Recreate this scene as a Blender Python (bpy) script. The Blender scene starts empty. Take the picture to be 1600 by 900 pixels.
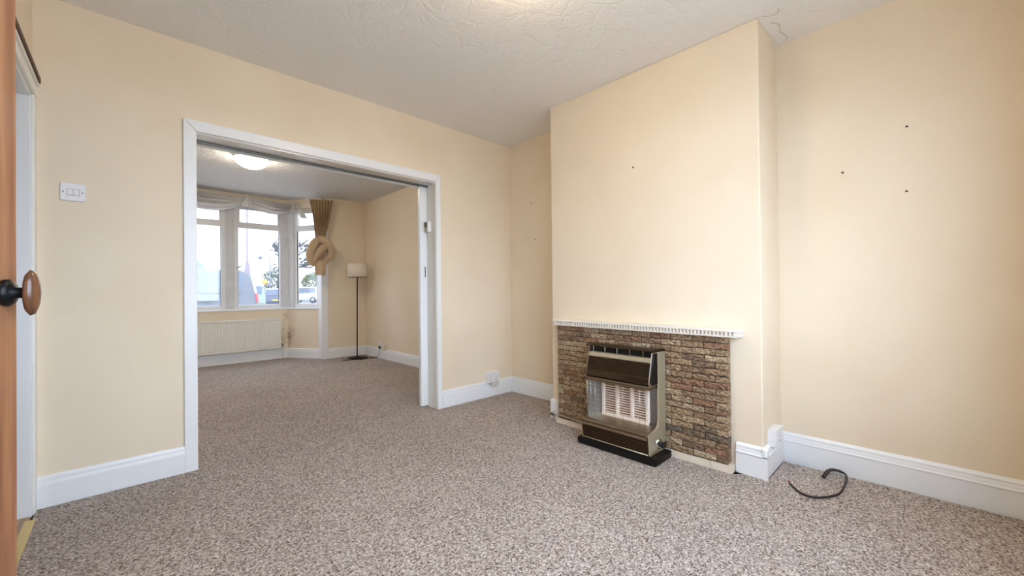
import bpy, bmesh, math, random
from mathutils import Vector, Matrix, noise as mnoise

random.seed(11)
PI = math.pi
SC = bpy.context.scene
COL = SC.collection

# ------------------------------------------------------------------ camera
cam_d = bpy.data.cameras.new('camera')
cam_d.sensor_fit = 'HORIZONTAL'
cam_d.sensor_width = 36.0
cam_d.lens = 36.0 * 628.75 / 1600.0
cam_d.clip_start = 0.02
cam_d.clip_end = 400
cam = bpy.data.objects.new('camera', cam_d)
COL.objects.link(cam)
R_ = Vector((0.72202561, -0.69179376, -0.01002111))
U_ = Vector((0.0031236, -0.0112246, 0.99993212))
F_ = Vector((0.69185928, 0.7220079, 0.00594356))
cam.matrix_world = Matrix(((R_.x, U_.x, -F_.x, 0), (R_.y, U_.y, -F_.y, 0), (R_.z, U_.z, -F_.z, 1.03), (0, 0, 0, 1)))
SC.camera = cam

# ------------------------------------------------------------------ sky and exposure
world = bpy.data.worlds.new('overcast_sky')
SC.world = world
world.use_nodes = True
wb = world.node_tree.nodes['Background']
wb.inputs[0].default_value = (0.82, 0.955, 1.18, 1)
wb.inputs[1].default_value = 7.5
SC.view_settings.view_transform = 'Standard'
SC.view_settings.look = 'None'
SC.view_settings.gamma = 1.0
SC.view_settings.use_curve_mapping = False
SC.view_settings.exposure = 0.70
SC.cycles.use_denoising = True
SC.cycles.max_bounces = 10
SC.cycles.diffuse_bounces = 7
SC.cycles.glossy_bounces = 4
SC.cycles.transparent_max_bounces = 10
SC.cycles.sample_clamp_indirect = 6.0
LAMP_FAR = 36.0
LAMP_NEAR = 25.0


# ------------------------------------------------------------------ helpers
def lin(r, g, b):
    f = lambda c: (c / 255 / 12.92) if c / 255 <= 0.04045 else ((c / 255 + 0.055) / 1.055) ** 2.4
    return (f(r), f(g), f(b), 1)


def mat(name, col, rough=0.6, metal=0.0, bump=0.0, bscale=60.0, bdist=0.01, var=0.0, vscale=8.0, spec=0.5,
        emit=None, estr=0.0, transmission=0.0, coat=0.0):
    m = bpy.data.materials.new(name)
    m.use_nodes = True
    nt = m.node_tree
    p = nt.nodes['Principled BSDF']
    p.inputs['Base Color'].default_value = col
    p.inputs['Roughness'].default_value = rough
    p.inputs['Metallic'].default_value = metal
    p.inputs['Specular IOR Level'].default_value = spec
    p.inputs['Coat Weight'].default_value = coat
    if emit:
        p.inputs['Emission Color'].default_value = emit
        p.inputs['Emission Strength'].default_value = estr
    tc = nt.nodes.new('ShaderNodeTexCoord')
    if bump:
        n = nt.nodes.new('ShaderNodeTexNoise')
        n.inputs['Scale'].default_value = bscale
        n.inputs['Detail'].default_value = 6
        nt.links.new(tc.outputs['Object'], n.inputs['Vector'])
        b = nt.nodes.new('ShaderNodeBump')
        b.inputs['Strength'].default_value = bump
        b.inputs['Distance'].default_value = bdist
        nt.links.new(n.outputs['Fac'], b.inputs['Height'])
        nt.links.new(b.outputs['Normal'], p.inputs['Normal'])
    if var:
        n = nt.nodes.new('ShaderNodeTexNoise')
        n.inputs['Scale'].default_value = vscale
        n.inputs['Detail'].default_value = 5
        nt.links.new(tc.outputs['Object'], n.inputs['Vector'])
        mr = nt.nodes.new('ShaderNodeMapRange')
        mr.inputs['From Min'].default_value = 0.3
        mr.inputs['From Max'].default_value = 0.7
        mr.inputs['To Min'].default_value = 1 - var
        mr.inputs['To Max'].default_value = 1 + var
        nt.links.new(n.outputs['Fac'], mr.inputs['Value'])
        mx = nt.nodes.new('ShaderNodeVectorMath')
        mx.operation = 'SCALE'
        mx.inputs[0].default_value = col[:3]
        nt.links.new(mr.outputs['Result'], mx.inputs['Scale'])
        nt.links.new(mx.outputs['Vector'], p.inputs['Base Color'])
    return m


class MB:
    """collects simple shapes; build() links them as ONE mesh object"""

    def __init__(s):
        s.bm = bmesh.new()

    def face(s, vs, smooth=False):
        try:
            f = s.bm.faces.new(vs)
            f.smooth = smooth
            return f
        except ValueError:
            return None

    def hexa(s, p):
        v = [s.bm.verts.new(q) for q in p]
        for a in ((3, 2, 1, 0), (4, 5, 6, 7), (0, 1, 5, 4), (1, 2, 6, 5), (2, 3, 7, 6), (3, 0, 4, 7)):
            s.face([v[i] for i in a])
        return s

    def box(s, x0, x1, y0, y1, z0, z1):
        return s.hexa([(x0, y0, z0), (x1, y0, z0), (x1, y1, z0), (x0, y1, z0),
                       (x0, y0, z1), (x1, y0, z1), (x1, y1, z1), (x0, y1, z1)])

    def obox(s, a, b, t0, t1, z0, z1):
        """box along the floor line a-b, from offset t0 to t1 along its left normal"""
        a, b = Vector(a[:2]), Vector(b[:2])
        d = (b - a).normalized()
        n = Vector((-d.y, d.x))
        q = [a + n * t0, b + n * t0, b + n * t1, a + n * t1]
        return s.hexa([(p.x, p.y, z0) for p in q] + [(p.x, p.y, z1) for p in q])

    def sweep(s, prof, a, b, cap=True, smooth=False):
        """profile points (offset along left normal, z) swept along floor line a-b"""
        a, b = Vector(a[:2]), Vector(b[:2])
        d = (b - a).normalized()
        n = Vector((-d.y, d.x))
        r0 = [s.bm.verts.new((a.x + n.x * o, a.y + n.y * o, z)) for o, z in prof]
        r1 = [s.bm.verts.new((b.x + n.x * o, b.y + n.y * o, z)) for o, z in prof]
        k = len(prof)
        for i in range(k):
            s.face([r0[i], r0[(i + 1) % k], r1[(i + 1) % k], r1[i]], smooth)
        if cap:
            s.face(r0[::-1])
            s.face(r1)
        return s

    def ext_y(s, prof, y0, y1):
        """profile (x, z) extruded along y"""
        r0 = [s.bm.verts.new((x, y0, z)) for x, z in prof]
        r1 = [s.bm.verts.new((x, y1, z)) for x, z in prof]
        k = len(prof)
        for i in range(k):
            s.face([r0[i], r0[(i + 1) % k], r1[(i + 1) % k], r1[i]])
        s.face(r0[::-1])
        s.face(r1)
        return s

    def tube(s, path, r, n=8, caps=True, flat=1.0, smooth=True, closed=False, up=Vector((0, 0, 1))):
        path = [Vector(p) for p in path]
        rr = r if isinstance(r, (list, tuple)) else [r] * len(path)
        rings = []
        prev = None
        for i, p in enumerate(path):
            if closed:
                t = path[(i + 1) % len(path)] - path[i - 1]
            else:
                t = path[min(i + 1, len(path) - 1)] - path[max(i - 1, 0)]
            t.normalize()
            if prev is None:
                u = up if abs(t.dot(up)) < 0.95 else Vector((1, 0, 0))
                a = t.cross(u).normalized()
            else:
                a = (prev - t * prev.dot(t)).normalized()
            prev = a
            b = t.cross(a)
            rings.append([s.bm.verts.new(p + (a * math.cos(2 * PI * k / n) + b * math.sin(2 * PI * k / n) * flat) * rr[i]) for k in range(n)])
        m = len(rings)
        for i in range(m if closed else m - 1):
            A, B = rings[i], rings[(i + 1) % m]
            for k in range(n):
                s.face([A[k], A[(k + 1) % n], B[(k + 1) % n], B[k]], smooth)
        if caps and not closed:
            s.face(rings[0][::-1])
            s.face(rings[-1])
        return s

    def lathe(s, prof, origin=(0, 0, 0), axis=(0, 0, 1), n=24, smooth=True):
        """profile (radius, height) turned about an axis"""
        o, ax = Vector(origin), Vector(axis).normalized()
        u = Vector((1, 0, 0)) if abs(ax.x) < 0.9 else Vector((0, 1, 0))
        a = ax.cross(u).normalized()
        b = ax.cross(a)
        rings = []
        for r, h in prof:
            if r < 1e-6:
                rings.append([s.bm.verts.new(o + ax * h)])
            else:
                rings.append([s.bm.verts.new(o + ax * h + (a * math.cos(2 * PI * k / n) + b * math.sin(2 * PI * k / n)) * r) for k in range(n)])
        for A, B in zip(rings, rings[1:]):
            for k in range(n):
                k2 = (k + 1) % n
                if len(A) == 1 and len(B) == 1:
                    continue
                if len(A) == 1:
                    s.face([A[0], B[k2], B[k]], smooth)
                elif len(B) == 1:
                    s.face([A[k], A[k2], B[0]], smooth)
                else:
                    s.face([A[k], A[k2], B[k2], B[k]], smooth)
        if len(rings[0]) > 1:
            s.face(rings[0])
        if len(rings[-1]) > 1:
            s.face(rings[-1][::-1])
        return s

    def grid(s, fn, nu, nv, smooth=True):
        vs = [[s.bm.verts.new(fn(i / nu, j / nv)) for j in range(nv + 1)] for i in range(nu + 1)]
        for i in range(nu):
            for j in range(nv):
                s.face([vs[i][j], vs[i + 1][j], vs[i + 1][j + 1], vs[i][j + 1]], smooth)
        return s

    def mesh(s, name, m):
        bmesh.ops.recalc_face_normals(s.bm, faces=s.bm.faces)
        me = bpy.data.meshes.new(name)
        s.bm.to_mesh(me)
        s.bm.free()
        me.materials.append(m)
        return me

    def build(s, name, m, parent=None, bevel=0.0, solid=0.0, seg=2):
        o = bpy.data.objects.new(name, s.mesh(name, m))
        COL.objects.link(o)
        if parent:
            o.parent = parent
            o.matrix_parent_inverse = parent.matrix_basis.inverted()
        if solid:
            md = o.modifiers.new('thickness', 'SOLIDIFY')
            md.thickness = solid
            md.offset = 0
        if bevel:
            md = o.modifiers.new('soft_edges', 'BEVEL')
            md.width = bevel
            md.segments = seg
            md.limit_method = 'ANGLE'
            md.angle_limit = math.radians(35)
        return o


def tag(o, label=None, cat=None, group=None, kind=None):
    if label: o['label'] = label
    if cat: o['category'] = cat
    if group: o['group'] = group
    if kind: o['kind'] = kind
    return o


def empty(name, loc, label=None, cat=None, group=None, kind=None, rz=0.0):
    o = bpy.data.objects.new(name, None)
    o.empty_display_size = 0.1
    COL.objects.link(o)
    o.location = loc
    o.rotation_euler = (0, 0, rz)
    return tag(o, label, cat, group, kind)


def copy_thing(src, loc, label, group=None, rz=None):
    r = src.copy()
    COL.objects.link(r)
    r.location = loc
    if rz is not None:
        r.rotation_euler = (0, 0, rz)
    r['label'] = label
    if group: r['group'] = group
    for ch in list(src.children):
        c = ch.copy()
        COL.objects.link(c)
        c.parent = r
        for g in list(ch.children):
            d = g.copy()
            COL.objects.link(d)
            d.parent = c
    return r


def smooth_path(pts, k=6):
    P = [Vector(p) for p in pts]
    out = []
    for i in range(len(P) - 1):
        p0, p1, p2, p3 = P[max(i - 1, 0)], P[i], P[i + 1], P[min(i + 2, len(P) - 1)]
        for j in range(k):
            t = j / k
            out.append(0.5 * ((2 * p1) + (p2 - p0) * t + (2 * p0 - 5 * p1 + 4 * p2 - p3) * t * t + (3 * p1 - p0 - 3 * p2 + p3) * t ** 3))
    out.append(P[-1])
    return out


# ------------------------------------------------------------------ key measures (metres)
ZC = 2.50          # ceiling
XR = 2.859         # right wall
XL = -0.325        # left wall of the near room
YA = 2.998         # near face of the middle wall
YA2 = 3.128        # its far face
YR = -0.36         # wall behind the camera
XB = 2.484         # face of the chimney breast
YB0, YB1 = 0.64, 2.125
YF = 6.50          # front wall beside the bay
YBAY = 7.10        # centre face of the bay
XFL = -0.90        # left wall of the front room
S0, S1 = Vector((1.85, 7.10)), Vector((2.20, 6.585))   # splayed face of the bay
XC = 0.98          # bay centre line

# ------------------------------------------------------------------ materials
CREAM = lin(233, 219, 196)


def wall_material(name, damp=False):
    m = mat(name, CREAM, rough=0.75, bump=0.22, bscale=150, bdist=0.002, spec=0.25)
    nt = m.node_tree
    p = nt.nodes['Principled BSDF']
    tc = nt.nodes.new('ShaderNodeTexCoord')
    n = nt.nodes.new('ShaderNodeTexNoise')
    n.inputs['Scale'].default_value = 2.2
    n.inputs['Detail'].default_value = 4
    nt.links.new(tc.outputs['Object'], n.inputs['Vector'])
    r = nt.nodes.new('ShaderNodeValToRGB')
    r.color_ramp.elements[0].position = 0.3
    r.color_ramp.elements[0].color = lin(231, 216, 192)
    r.color_ramp.elements[1].position = 0.7
    r.color_ramp.elements[1].color = lin(236, 223, 201)
    nt.links.new(n.outputs['Fac'], r.inputs['Fac'])
    out = r.outputs['Color']
    if damp:
        # mould stains in the corner where the bay turns
        blobs = ((1.868, 7.07, 0.33, 0.05, 0.17, 0.85), (1.79, 7.10, 0.34, 0.05, 0.24, 0.5), (1.90, 7.02, 0.40, 0.05, 0.10, 0.45),
                 (1.96, 6.94, 0.20, 0.022, 0.022, 0.6), (1.995, 6.89, 0.21, 0.02, 0.02, 0.6), (1.82, 7.10, 0.68, 0.05, 0.10, 0.4))
        sep = nt.nodes.new('ShaderNodeSeparateXYZ')
        nz = nt.nodes.new('ShaderNodeTexNoise')
        nz.inputs['Scale'].default_value = 26
        nz.inputs['Detail'].default_value = 7
        nt.links.new(tc.outputs['Object'], nz.inputs['Vector'])
        for (bx, by, bz, rx, rz, st) in blobs:
            s_ = nt.nodes.new('ShaderNodeVectorMath'); s_.operation = 'SUBTRACT'
            s_.inputs[1].default_value = (bx, by, bz)
            nt.links.new(tc.outputs['Object'], s_.inputs[0])
            d_ = nt.nodes.new('ShaderNodeVectorMath'); d_.operation = 'MULTIPLY'
            d_.inputs[1].default_value = (1 / rx, 1 / rx, 1 / rz)
            nt.links.new(s_.outputs['Vector'], d_.inputs[0])
            l_ = nt.nodes.new('ShaderNodeVectorMath'); l_.operation = 'LENGTH'
            nt.links.new(d_.outputs['Vector'], l_.inputs[0])
            mr = nt.nodes.new('ShaderNodeMapRange')
            mr.inputs['From Min'].default_value = 1.1
            mr.inputs['From Max'].default_value = 0.2
            mr.inputs['To Max'].default_value = st
            nt.links.new(l_.outputs['Value'], mr.inputs['Value'])
            m2 = nt.nodes.new('ShaderNodeMath'); m2.operation = 'MULTIPLY'
            mr2 = nt.nodes.new('ShaderNodeMapRange')
            mr2.inputs['From Min'].default_value = 0.35
            mr2.inputs['From Max'].default_value = 0.6
            nt.links.new(nz.outputs['Fac'], mr2.inputs['Value'])
            nt.links.new(mr.outputs['Result'], m2.inputs[0])
            nt.links.new(mr2.outputs['Result'], m2.inputs[1])
            mx = nt.nodes.new('ShaderNodeMixRGB')
            mx.inputs['Color2'].default_value = lin(132, 108, 78)
            nt.links.new(m2.outputs['Value'], mx.inputs['Fac'])
            nt.links.new(out, mx.inputs['Color1'])
            out = mx.outputs['Color']
    nt.links.new(out, p.inputs['Base Color'])
    return m


M = {}
M['wall'] = wall_material('cream_wallpaper')
M['wall_damp'] = wall_material('cream_wallpaper_damp', True)
M['white'] = mat('white_gloss_paint', lin(236, 239, 242), rough=0.32, bump=0.08, bscale=25, bdist=0.004, spec=0.5)
M['white_satin'] = mat('white_satin_paint', lin(232, 232, 228), rough=0.5, bump=0.1, bscale=30, bdist=0.004)
M['upvc'] = mat('white_window_plastic', lin(228, 230, 232), rough=0.35)
M['post'] = mat('grey_white_post_paint', lin(212, 213, 214), rough=0.5, var=0.06, vscale=9)
M['plastic'] = mat('white_socket_plastic', lin(234, 234, 236), rough=0.35)
M['plastic_cream'] = mat('cream_plastic', lin(226, 222, 210), rough=0.4)
M['dark'] = mat('dark_hole', (0.012, 0.011, 0.010, 1), rough=0.7)
M['black'] = mat('black_enamel', (0.005, 0.005, 0.0055, 1), rough=0.4, spec=0.25)
M['black_plastic'] = mat('black_plastic', (0.012, 0.012, 0.013, 1), rough=0.45)
M['chrome'] = mat('polished_chrome', (0.78, 0.77, 0.74, 1), rough=0.14, metal=1)
M['steel'] = mat('dull_steel', (0.55, 0.53, 0.5, 1), rough=0.35, metal=1)
M['screw'] = mat('dark_screw_metal', (0.03, 0.025, 0.022, 1), rough=0.5, metal=0.5)
M['brass'] = mat('brass_strip', (0.75, 0.56, 0.22, 1), rough=0.3, metal=1)
M['alu'] = mat('grey_track_metal', (0.19, 0.185, 0.175, 1), rough=0.45, metal=0.6)
M['champagne'] = mat('champagne_enamel', lin(196, 186, 160), rough=0.36, metal=0.6, bump=0.03, bscale=300, bdist=0.001)
M['bronze'] = mat('dark_bronze_metal', (0.085, 0.058, 0.038, 1), rough=0.2, metal=0.85)
M['bronze_light'] = mat('bronze_metal', (0.30, 0.235, 0.16, 1), rough=0.3, metal=0.85)
M['ceramic'] = mat('white_fire_ceramic', lin(240, 228, 216), rough=0.6)
M['ceramic_back'] = mat('brown_fire_ceramic', lin(128, 82, 56), rough=0.7, var=0.35, vscale=14)
M['mirror'] = mat('fire_reflector_metal', (0.24, 0.235, 0.225, 1), rough=0.34, metal=0.85, bump=0.05, bscale=40)
M['radiator'] = mat('cream_radiator_enamel', lin(234, 232, 224), rough=0.4)
M['plinth'] = mat('cream_glazed_tile', lin(226, 216, 199), rough=0.3, var=0.03, vscale=20)
M['plaster'] = mat('white_moulded_plaster', lin(232, 226, 216), rough=0.5, bump=0.1, bscale=40, bdist=0.003)
M['mortar'] = mat('brown_mortar', lin(58, 43, 33), rough=0.95, bump=0.5, bscale=120, bdist=0.004)
M['lampshade'] = mat('cream_lampshade_fabric', lin(226, 217, 200), rough=0.9, bump=0.12, bscale=300, bdist=0.001)
M['cable_white'] = mat('white_cable', lin(215, 210, 206), rough=0.5)
M['cable_red'] = mat('red_core_wire', lin(200, 40, 50), rough=0.5)
M['cable_brown'] = mat('dark_maroon_cable', (0.018, 0.008, 0.010, 1), rough=0.45)
M['thermo_face'] = mat('grey_display', lin(70, 66, 62), rough=0.3)
M['thermo_side'] = mat('grey_beige_plastic', lin(176, 170, 160), rough=0.5)


def ceiling_material(name, wavy):
    m = mat(name, lin(238, 237, 236), rough=0.55, spec=0.4)
    nt = m.node_tree
    p = nt.nodes['Principled BSDF']
    tc = nt.nodes.new('ShaderNodeTexCoord')
    v = nt.nodes.new('ShaderNodeTexVoronoi')
    v.feature = 'DISTANCE_TO_EDGE'
    v.inputs['Scale'].default_value = 5.0 if wavy else 9.0
    mp = nt.nodes.new('ShaderNodeMapping')
    if wavy:
        mp.inputs['Scale'].default_value = (2.2, 4.2, 1)
    nz0 = nt.nodes.new('ShaderNodeTexNoise')
    nz0.inputs['Scale'].default_value = 5
    add = nt.nodes.new('ShaderNodeMixRGB')
    add.blend_type = 'ADD'
    add.inputs['Fac'].default_value = 0.12
    nt.links.new(tc.outputs['Object'], nz0.inputs['Vector'])
    nt.links.new(tc.outputs['Object'], add.inputs['Color1'])
    nt.links.new(nz0.outputs['Color'], add.inputs['Color2'])
    nt.links.new(add.outputs['Color'], mp.inputs['Vector'])
    nt.links.new(mp.outputs['Vector'], v.inputs['Vector'])
    ridge = nt.nodes.new('ShaderNodeMapRange')
    ridge.inputs['From Min'].default_value = 0.0
    ridge.inputs['From Max'].default_value = 0.10
    ridge.inputs['To Min'].default_value = 0.0
    ridge.inputs['To Max'].default_value = 0.7
    nt.links.new(v.outputs['Distance'], ridge.inputs['Value'])
    n2 = nt.nodes.new('ShaderNodeTexNoise')
    n2.inputs['Scale'].default_value = 55
    n2.inputs['Detail'].default_value = 6
    n2.inputs['Distortion'].default_value = 1.2
    nt.links.new(tc.outputs['Object'], n2.inputs['Vector'])
    ma = nt.nodes.new('ShaderNodeMath')
    ma.operation = 'MULTIPLY_ADD'
    ma.inputs[1].default_value = 1.8
    nt.links.new(n2.outputs['Fac'], ma.inputs[0])
    nt.links.new(ridge.outputs['Result'], ma.inputs[2])
    b = nt.nodes.new('ShaderNodeBump')
    b.inputs['Strength'].default_value = 0.45 if not wavy else 1.0
    b.inputs['Distance'].default_value = 0.014 if wavy else 0.006
    nt.links.new(ma.outputs['Value'], b.inputs['Height'])
    nt.links.new(b.outputs['Normal'], p.inputs['Normal'])
    return m


M['ceiling'] = ceiling_material('textured_ceiling_paper', False)
M['ceiling_far'] = ceiling_material('wavy_ceiling_paper', True)


def carpet_material():
    m = mat('beige_berber_carpet', lin(160, 146, 138), rough=0.95, spec=0.1)
    nt = m.node_tree
    p = nt.nodes['Principled BSDF']
    tc = nt.nodes.new('ShaderNodeTexCoord')
    v = nt.nodes.new('ShaderNodeTexVoronoi')
    v.inputs['Scale'].default_value = 175
    v.inputs['Randomness'].default_value = 0.8
    nt.links.new(tc.outputs['Object'], v.inputs['Vector'])
    sep = nt.nodes.new('ShaderNodeSeparateColor')
    nt.links.new(v.outputs['Color'], sep.inputs['Color'])
    n = nt.nodes.new('ShaderNodeTexNoise')
    n.inputs['Scale'].default_value = 85
    n.inputs['Detail'].default_value = 3
    nt.links.new(tc.outputs['Object'], n.inputs['Vector'])
    mx = nt.nodes.new('ShaderNodeMath'); mx.operation = 'MULTIPLY_ADD'
    mx.inputs[1].default_value = 0.75
    mrn = nt.nodes.new('ShaderNodeMapRange')
    mrn.inputs['From Min'].default_value = 0.3
    mrn.inputs['From Max'].default_value = 0.7
    mrn.inputs['To Min'].default_value = -0.06
    mrn.inputs['To Max'].default_value = 0.31
    nt.links.new(n.outputs['Fac'], mrn.inputs['Value'])
    nt.links.new(sep.outputs[0], mx.inputs[0])
    nt.links.new(mrn.outputs['Result'], mx.inputs[2])
    r = nt.nodes.new('ShaderNodeValToRGB')
    e = r.color_ramp.elements
    e[0].position = 0.05; e[0].color = lin(92, 79, 72)
    e[1].position = 0.95; e[1].color = lin(230, 224, 219)
    for pos, c in ((0.28, lin(144, 130, 122)), (0.52, lin(178, 166, 158)), (0.75, lin(203, 193, 186))):
        k = e.new(pos); k.color = c
    nt.links.new(mx.outputs['Value'], r.inputs['Fac'])
    # faint wear patches
    n3 = nt.nodes.new('ShaderNodeTexNoise')
    n3.inputs['Scale'].default_value = 1.6
    n3.inputs['Detail'].default_value = 3
    nt.links.new(tc.outputs['Object'], n3.inputs['Vector'])
    mr3 = nt.nodes.new('ShaderNodeMapRange')
    mr3.inputs['From Min'].default_value = 0.3; mr3.inputs['From Max'].default_value = 0.7
    mr3.inputs['To Min'].default_value = 0.94; mr3.inputs['To Max'].default_value = 1.06
    nt.links.new(n3.outputs['Fac'], mr3.inputs['Value'])
    sc = nt.nodes.new('ShaderNodeVectorMath'); sc.operation = 'SCALE'
    nt.links.new(r.outputs['Color'], sc.inputs[0])
    nt.links.new(mr3.outputs['Result'], sc.inputs['Scale'])
    nt.links.new(sc.outputs['Vector'], p.inputs['Base Color'])
    inv = nt.nodes.new('ShaderNodeMath'); inv.operation = 'SUBTRACT'
    inv.inputs[0].default_value = 1.0
    nt.links.new(v.outputs['Distance'], inv.inputs[1])
    b = nt.nodes.new('ShaderNodeBump')
    b.inputs['Strength'].default_value = 0.9
    b.inputs['Distance'].default_value = 0.006
    nt.links.new(inv.outputs['Value'], b.inputs['Height'])
    nt.links.new(b.outputs['Normal'], p.inputs['Normal'])
    return m


M['carpet'] = carpet_material()


def wood_material(name, dark, light, scale=1.0, rough=0.35, axis='Z'):
    m = mat(name, light, rough=rough, coat=0.25)
    nt = m.node_tree
    p = nt.nodes['Principled BSDF']
    tc = nt.nodes.new('ShaderNodeTexCoord')
    mp = nt.nodes.new('ShaderNodeMapping')
    s_ = {'Z': (14, 14, 0.9), 'X': (0.9, 14, 14), 'Y': (14, 0.9, 14)}[axis]
    mp.inputs['Scale'].default_value = tuple(q * scale for q in s_)
    n = nt.nodes.new('ShaderNodeTexNoise')
    n.inputs['Scale'].default_value = 3.0
    n.inputs['Detail'].default_value = 8
    n.inputs['Distortion'].default_value = 0.6
    nt.links.new(tc.outputs['Object'], mp.inputs['Vector'])
    nt.links.new(mp.outputs['Vector'], n.inputs['Vector'])
    r = nt.nodes.new('ShaderNodeValToRGB')
    r.color_ramp.elements[0].position = 0.32
    r.color_ramp.elements[0].color = dark
    r.color_ramp.elements[1].position = 0.68
    r.color_ramp.elements[1].color = light
    nt.links.new(n.outputs['Fac'], r.inputs['Fac'])
    nt.links.new(r.outputs['Color'], p.inputs['Base Color'])
    return m


M['door_wood'] = wood_material('varnished_brown_door_wood', lin(128, 80, 48), lin(164, 114, 78))
M['knob_wood'] = wood_material('turned_brown_knob_wood', lin(78, 48, 30), lin(120, 78, 50), scale=2.0, rough=0.3)
M['hall_floor'] = wood_material('tan_hall_floorboard', lin(150, 116, 78), lin(196, 164, 120), axis='Y')
M['arch_wood'] = mat('dark_brown_picture_edge', lin(82, 54, 34), rough=0.6)


def brick_material():
    m = mat('multi_brown_split_brick', lin(140, 110, 88), rough=0.9, spec=0.25)
    nt = m.node_tree
    p = nt.nodes['Principled BSDF']
    oi = nt.nodes.new('ShaderNodeObjectInfo')
    r = nt.nodes.new('ShaderNodeValToRGB')
    r.color_ramp.interpolation = 'CONSTANT'
    e = r.color_ramp.elements
    cols = [(0, (164, 140, 112)), (0.16, (150, 124, 98)), (0.30, (178, 156, 128)), (0.46, (152, 118, 94)), (0.56, (170, 146, 118)),
            (0.72, (134, 114, 94)), (0.80, (190, 172, 144)), (0.89, (156, 130, 104)), (0.96, (122, 108, 96))]
    e[0].position, e[0].color = 0, lin(*cols[0][1])
    e[1].position, e[1].color = cols[1][0], lin(*cols[1][1])
    for pos, c in cols[2:]:
        k = e.new(pos)
        k.color = lin(*c)
    nt.links.new(oi.outputs['Random'], r.inputs['Fac'])
    tc = nt.nodes.new('ShaderNodeTexCoord')
    add = nt.nodes.new('ShaderNodeVectorMath'); add.operation = 'ADD'
    scl = nt.nodes.new('ShaderNodeVectorMath'); scl.operation = 'SCALE'
    scl.inputs[0].default_value = (37, 19, 53)
    nt.links.new(oi.outputs['Random'], scl.inputs['Scale'])
    nt.links.new(tc.outputs['Object'], add.inputs[0])
    nt.links.new(scl.outputs['Vector'], add.inputs[1])
    mp = nt.nodes.new('ShaderNodeMapping')
    mp.inputs['Rotation'].default_value = (0.7, 0, 0)
    mp.inputs['Scale'].default_value = (1, 1.0, 2.4)
    nt.links.new(add.outputs['Vector'], mp.inputs['Vector'])
    n = nt.nodes.new('ShaderNodeTexNoise')
    n.inputs['Scale'].default_value = 52
    n.inputs['Detail'].default_value = 7
    n.inputs['Roughness'].default_value = 0.65
    nt.links.new(mp.outputs['Vector'], n.inputs['Vector'])
    mr = nt.nodes.new('ShaderNodeMapRange')
    mr.inputs['From Min'].default_value = 0.34
    mr.inputs['From Max'].default_value = 0.66
    mr.inputs['To Min'].default_value = 0.26
    mr.inputs['To Max'].default_value = 1.38
    nt.links.new(n.outputs['Fac'], mr.inputs['Value'])
    sc = nt.nodes.new('ShaderNodeVectorMath'); sc.operation = 'SCALE'
    nt.links.new(r.outputs['Color'], sc.inputs[0])
    nt.links.new(mr.outputs['Result'], sc.inputs['Scale'])
    nt.links.new(sc.outputs['Vector'], p.inputs['Base Color'])
    b = nt.nodes.new('ShaderNodeBump')
    b.inputs['Strength'].default_value = 0.8
    b.inputs['Distance'].default_value = 0.006
    nt.links.new(n.outputs['Fac'], b.inputs['Height'])
    nt.links.new(b.outputs['Normal'], p.inputs['Normal'])
    return m


M['brick'] = brick_material()


def cloth_material(name, col, transl, rough=0.9):
    m = mat(name, col, rough=rough, bump=0.15, bscale=400, bdist=0.001, spec=0.15)
    nt = m.node_tree
    p = nt.nodes['Principled BSDF']
    out = nt.nodes['Material Output']
    t = nt.nodes.new('ShaderNodeBsdfTranslucent')
    t.inputs['Color'].default_value = col
    mx = nt.nodes.new('ShaderNodeMixShader')
    mx.inputs['Fac'].default_value = transl
    nt.links.new(p.outputs['BSDF'], mx.inputs[1])
    nt.links.new(t.outputs['BSDF'], mx.inputs[2])
    nt.links.new(mx.outputs['Shader'], out.inputs['Surface'])
    return m


M['curtain'] = cloth_material('tan_curtain_cloth', lin(208, 184, 154), 0.18)
M['swag'] = cloth_material('white_sheer_cloth', lin(236, 234, 232), 0.35)


def glass_material(name, tint):
    m = bpy.data.materials.new(name)
    m.use_nodes = True
    nt = m.node_tree
    nt.nodes.remove(nt.nodes['Principled BSDF'])
    out = nt.nodes['Material Output']
    tr = nt.nodes.new('ShaderNodeBsdfTransparent')
    tr.inputs['Color'].default_value = tint
    gl = nt.nodes.new('ShaderNodeBsdfGlossy')
    gl.inputs['Roughness'].default_value = 0.02
    df = nt.nodes.new('ShaderNodeBsdfTranslucent')  # pale veil put in the glass to imitate glare haze
    df.inputs['Color'].default_value = (0.5, 0.52, 0.55, 1)
    m1 = nt.nodes.new('ShaderNodeMixShader')
    m1.inputs['Fac'].default_value = 0.05
    m2 = nt.nodes.new('ShaderNodeMixShader')
    m2.inputs['Fac'].default_value = 0.05
    nt.links.new(tr.outputs['BSDF'], m1.inputs[1])
    nt.links.new(df.outputs['BSDF'], m1.inputs[2])
    nt.links.new(m1.outputs['Shader'], m2.inputs[1])
    nt.links.new(gl.outputs['BSDF'], m2.inputs[2])
    nt.links.new(m2.outputs['Shader'], out.inputs['Surface'])
    return m


M['glass'] = glass_material('clear_window_glass', (0.95, 0.97, 0.97, 1))
M['glass_bay'] = glass_material('view_dimming_glass', (0.63, 0.63, 0.63, 1))  # grey tint added to dim the sky and street behind the bay

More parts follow.
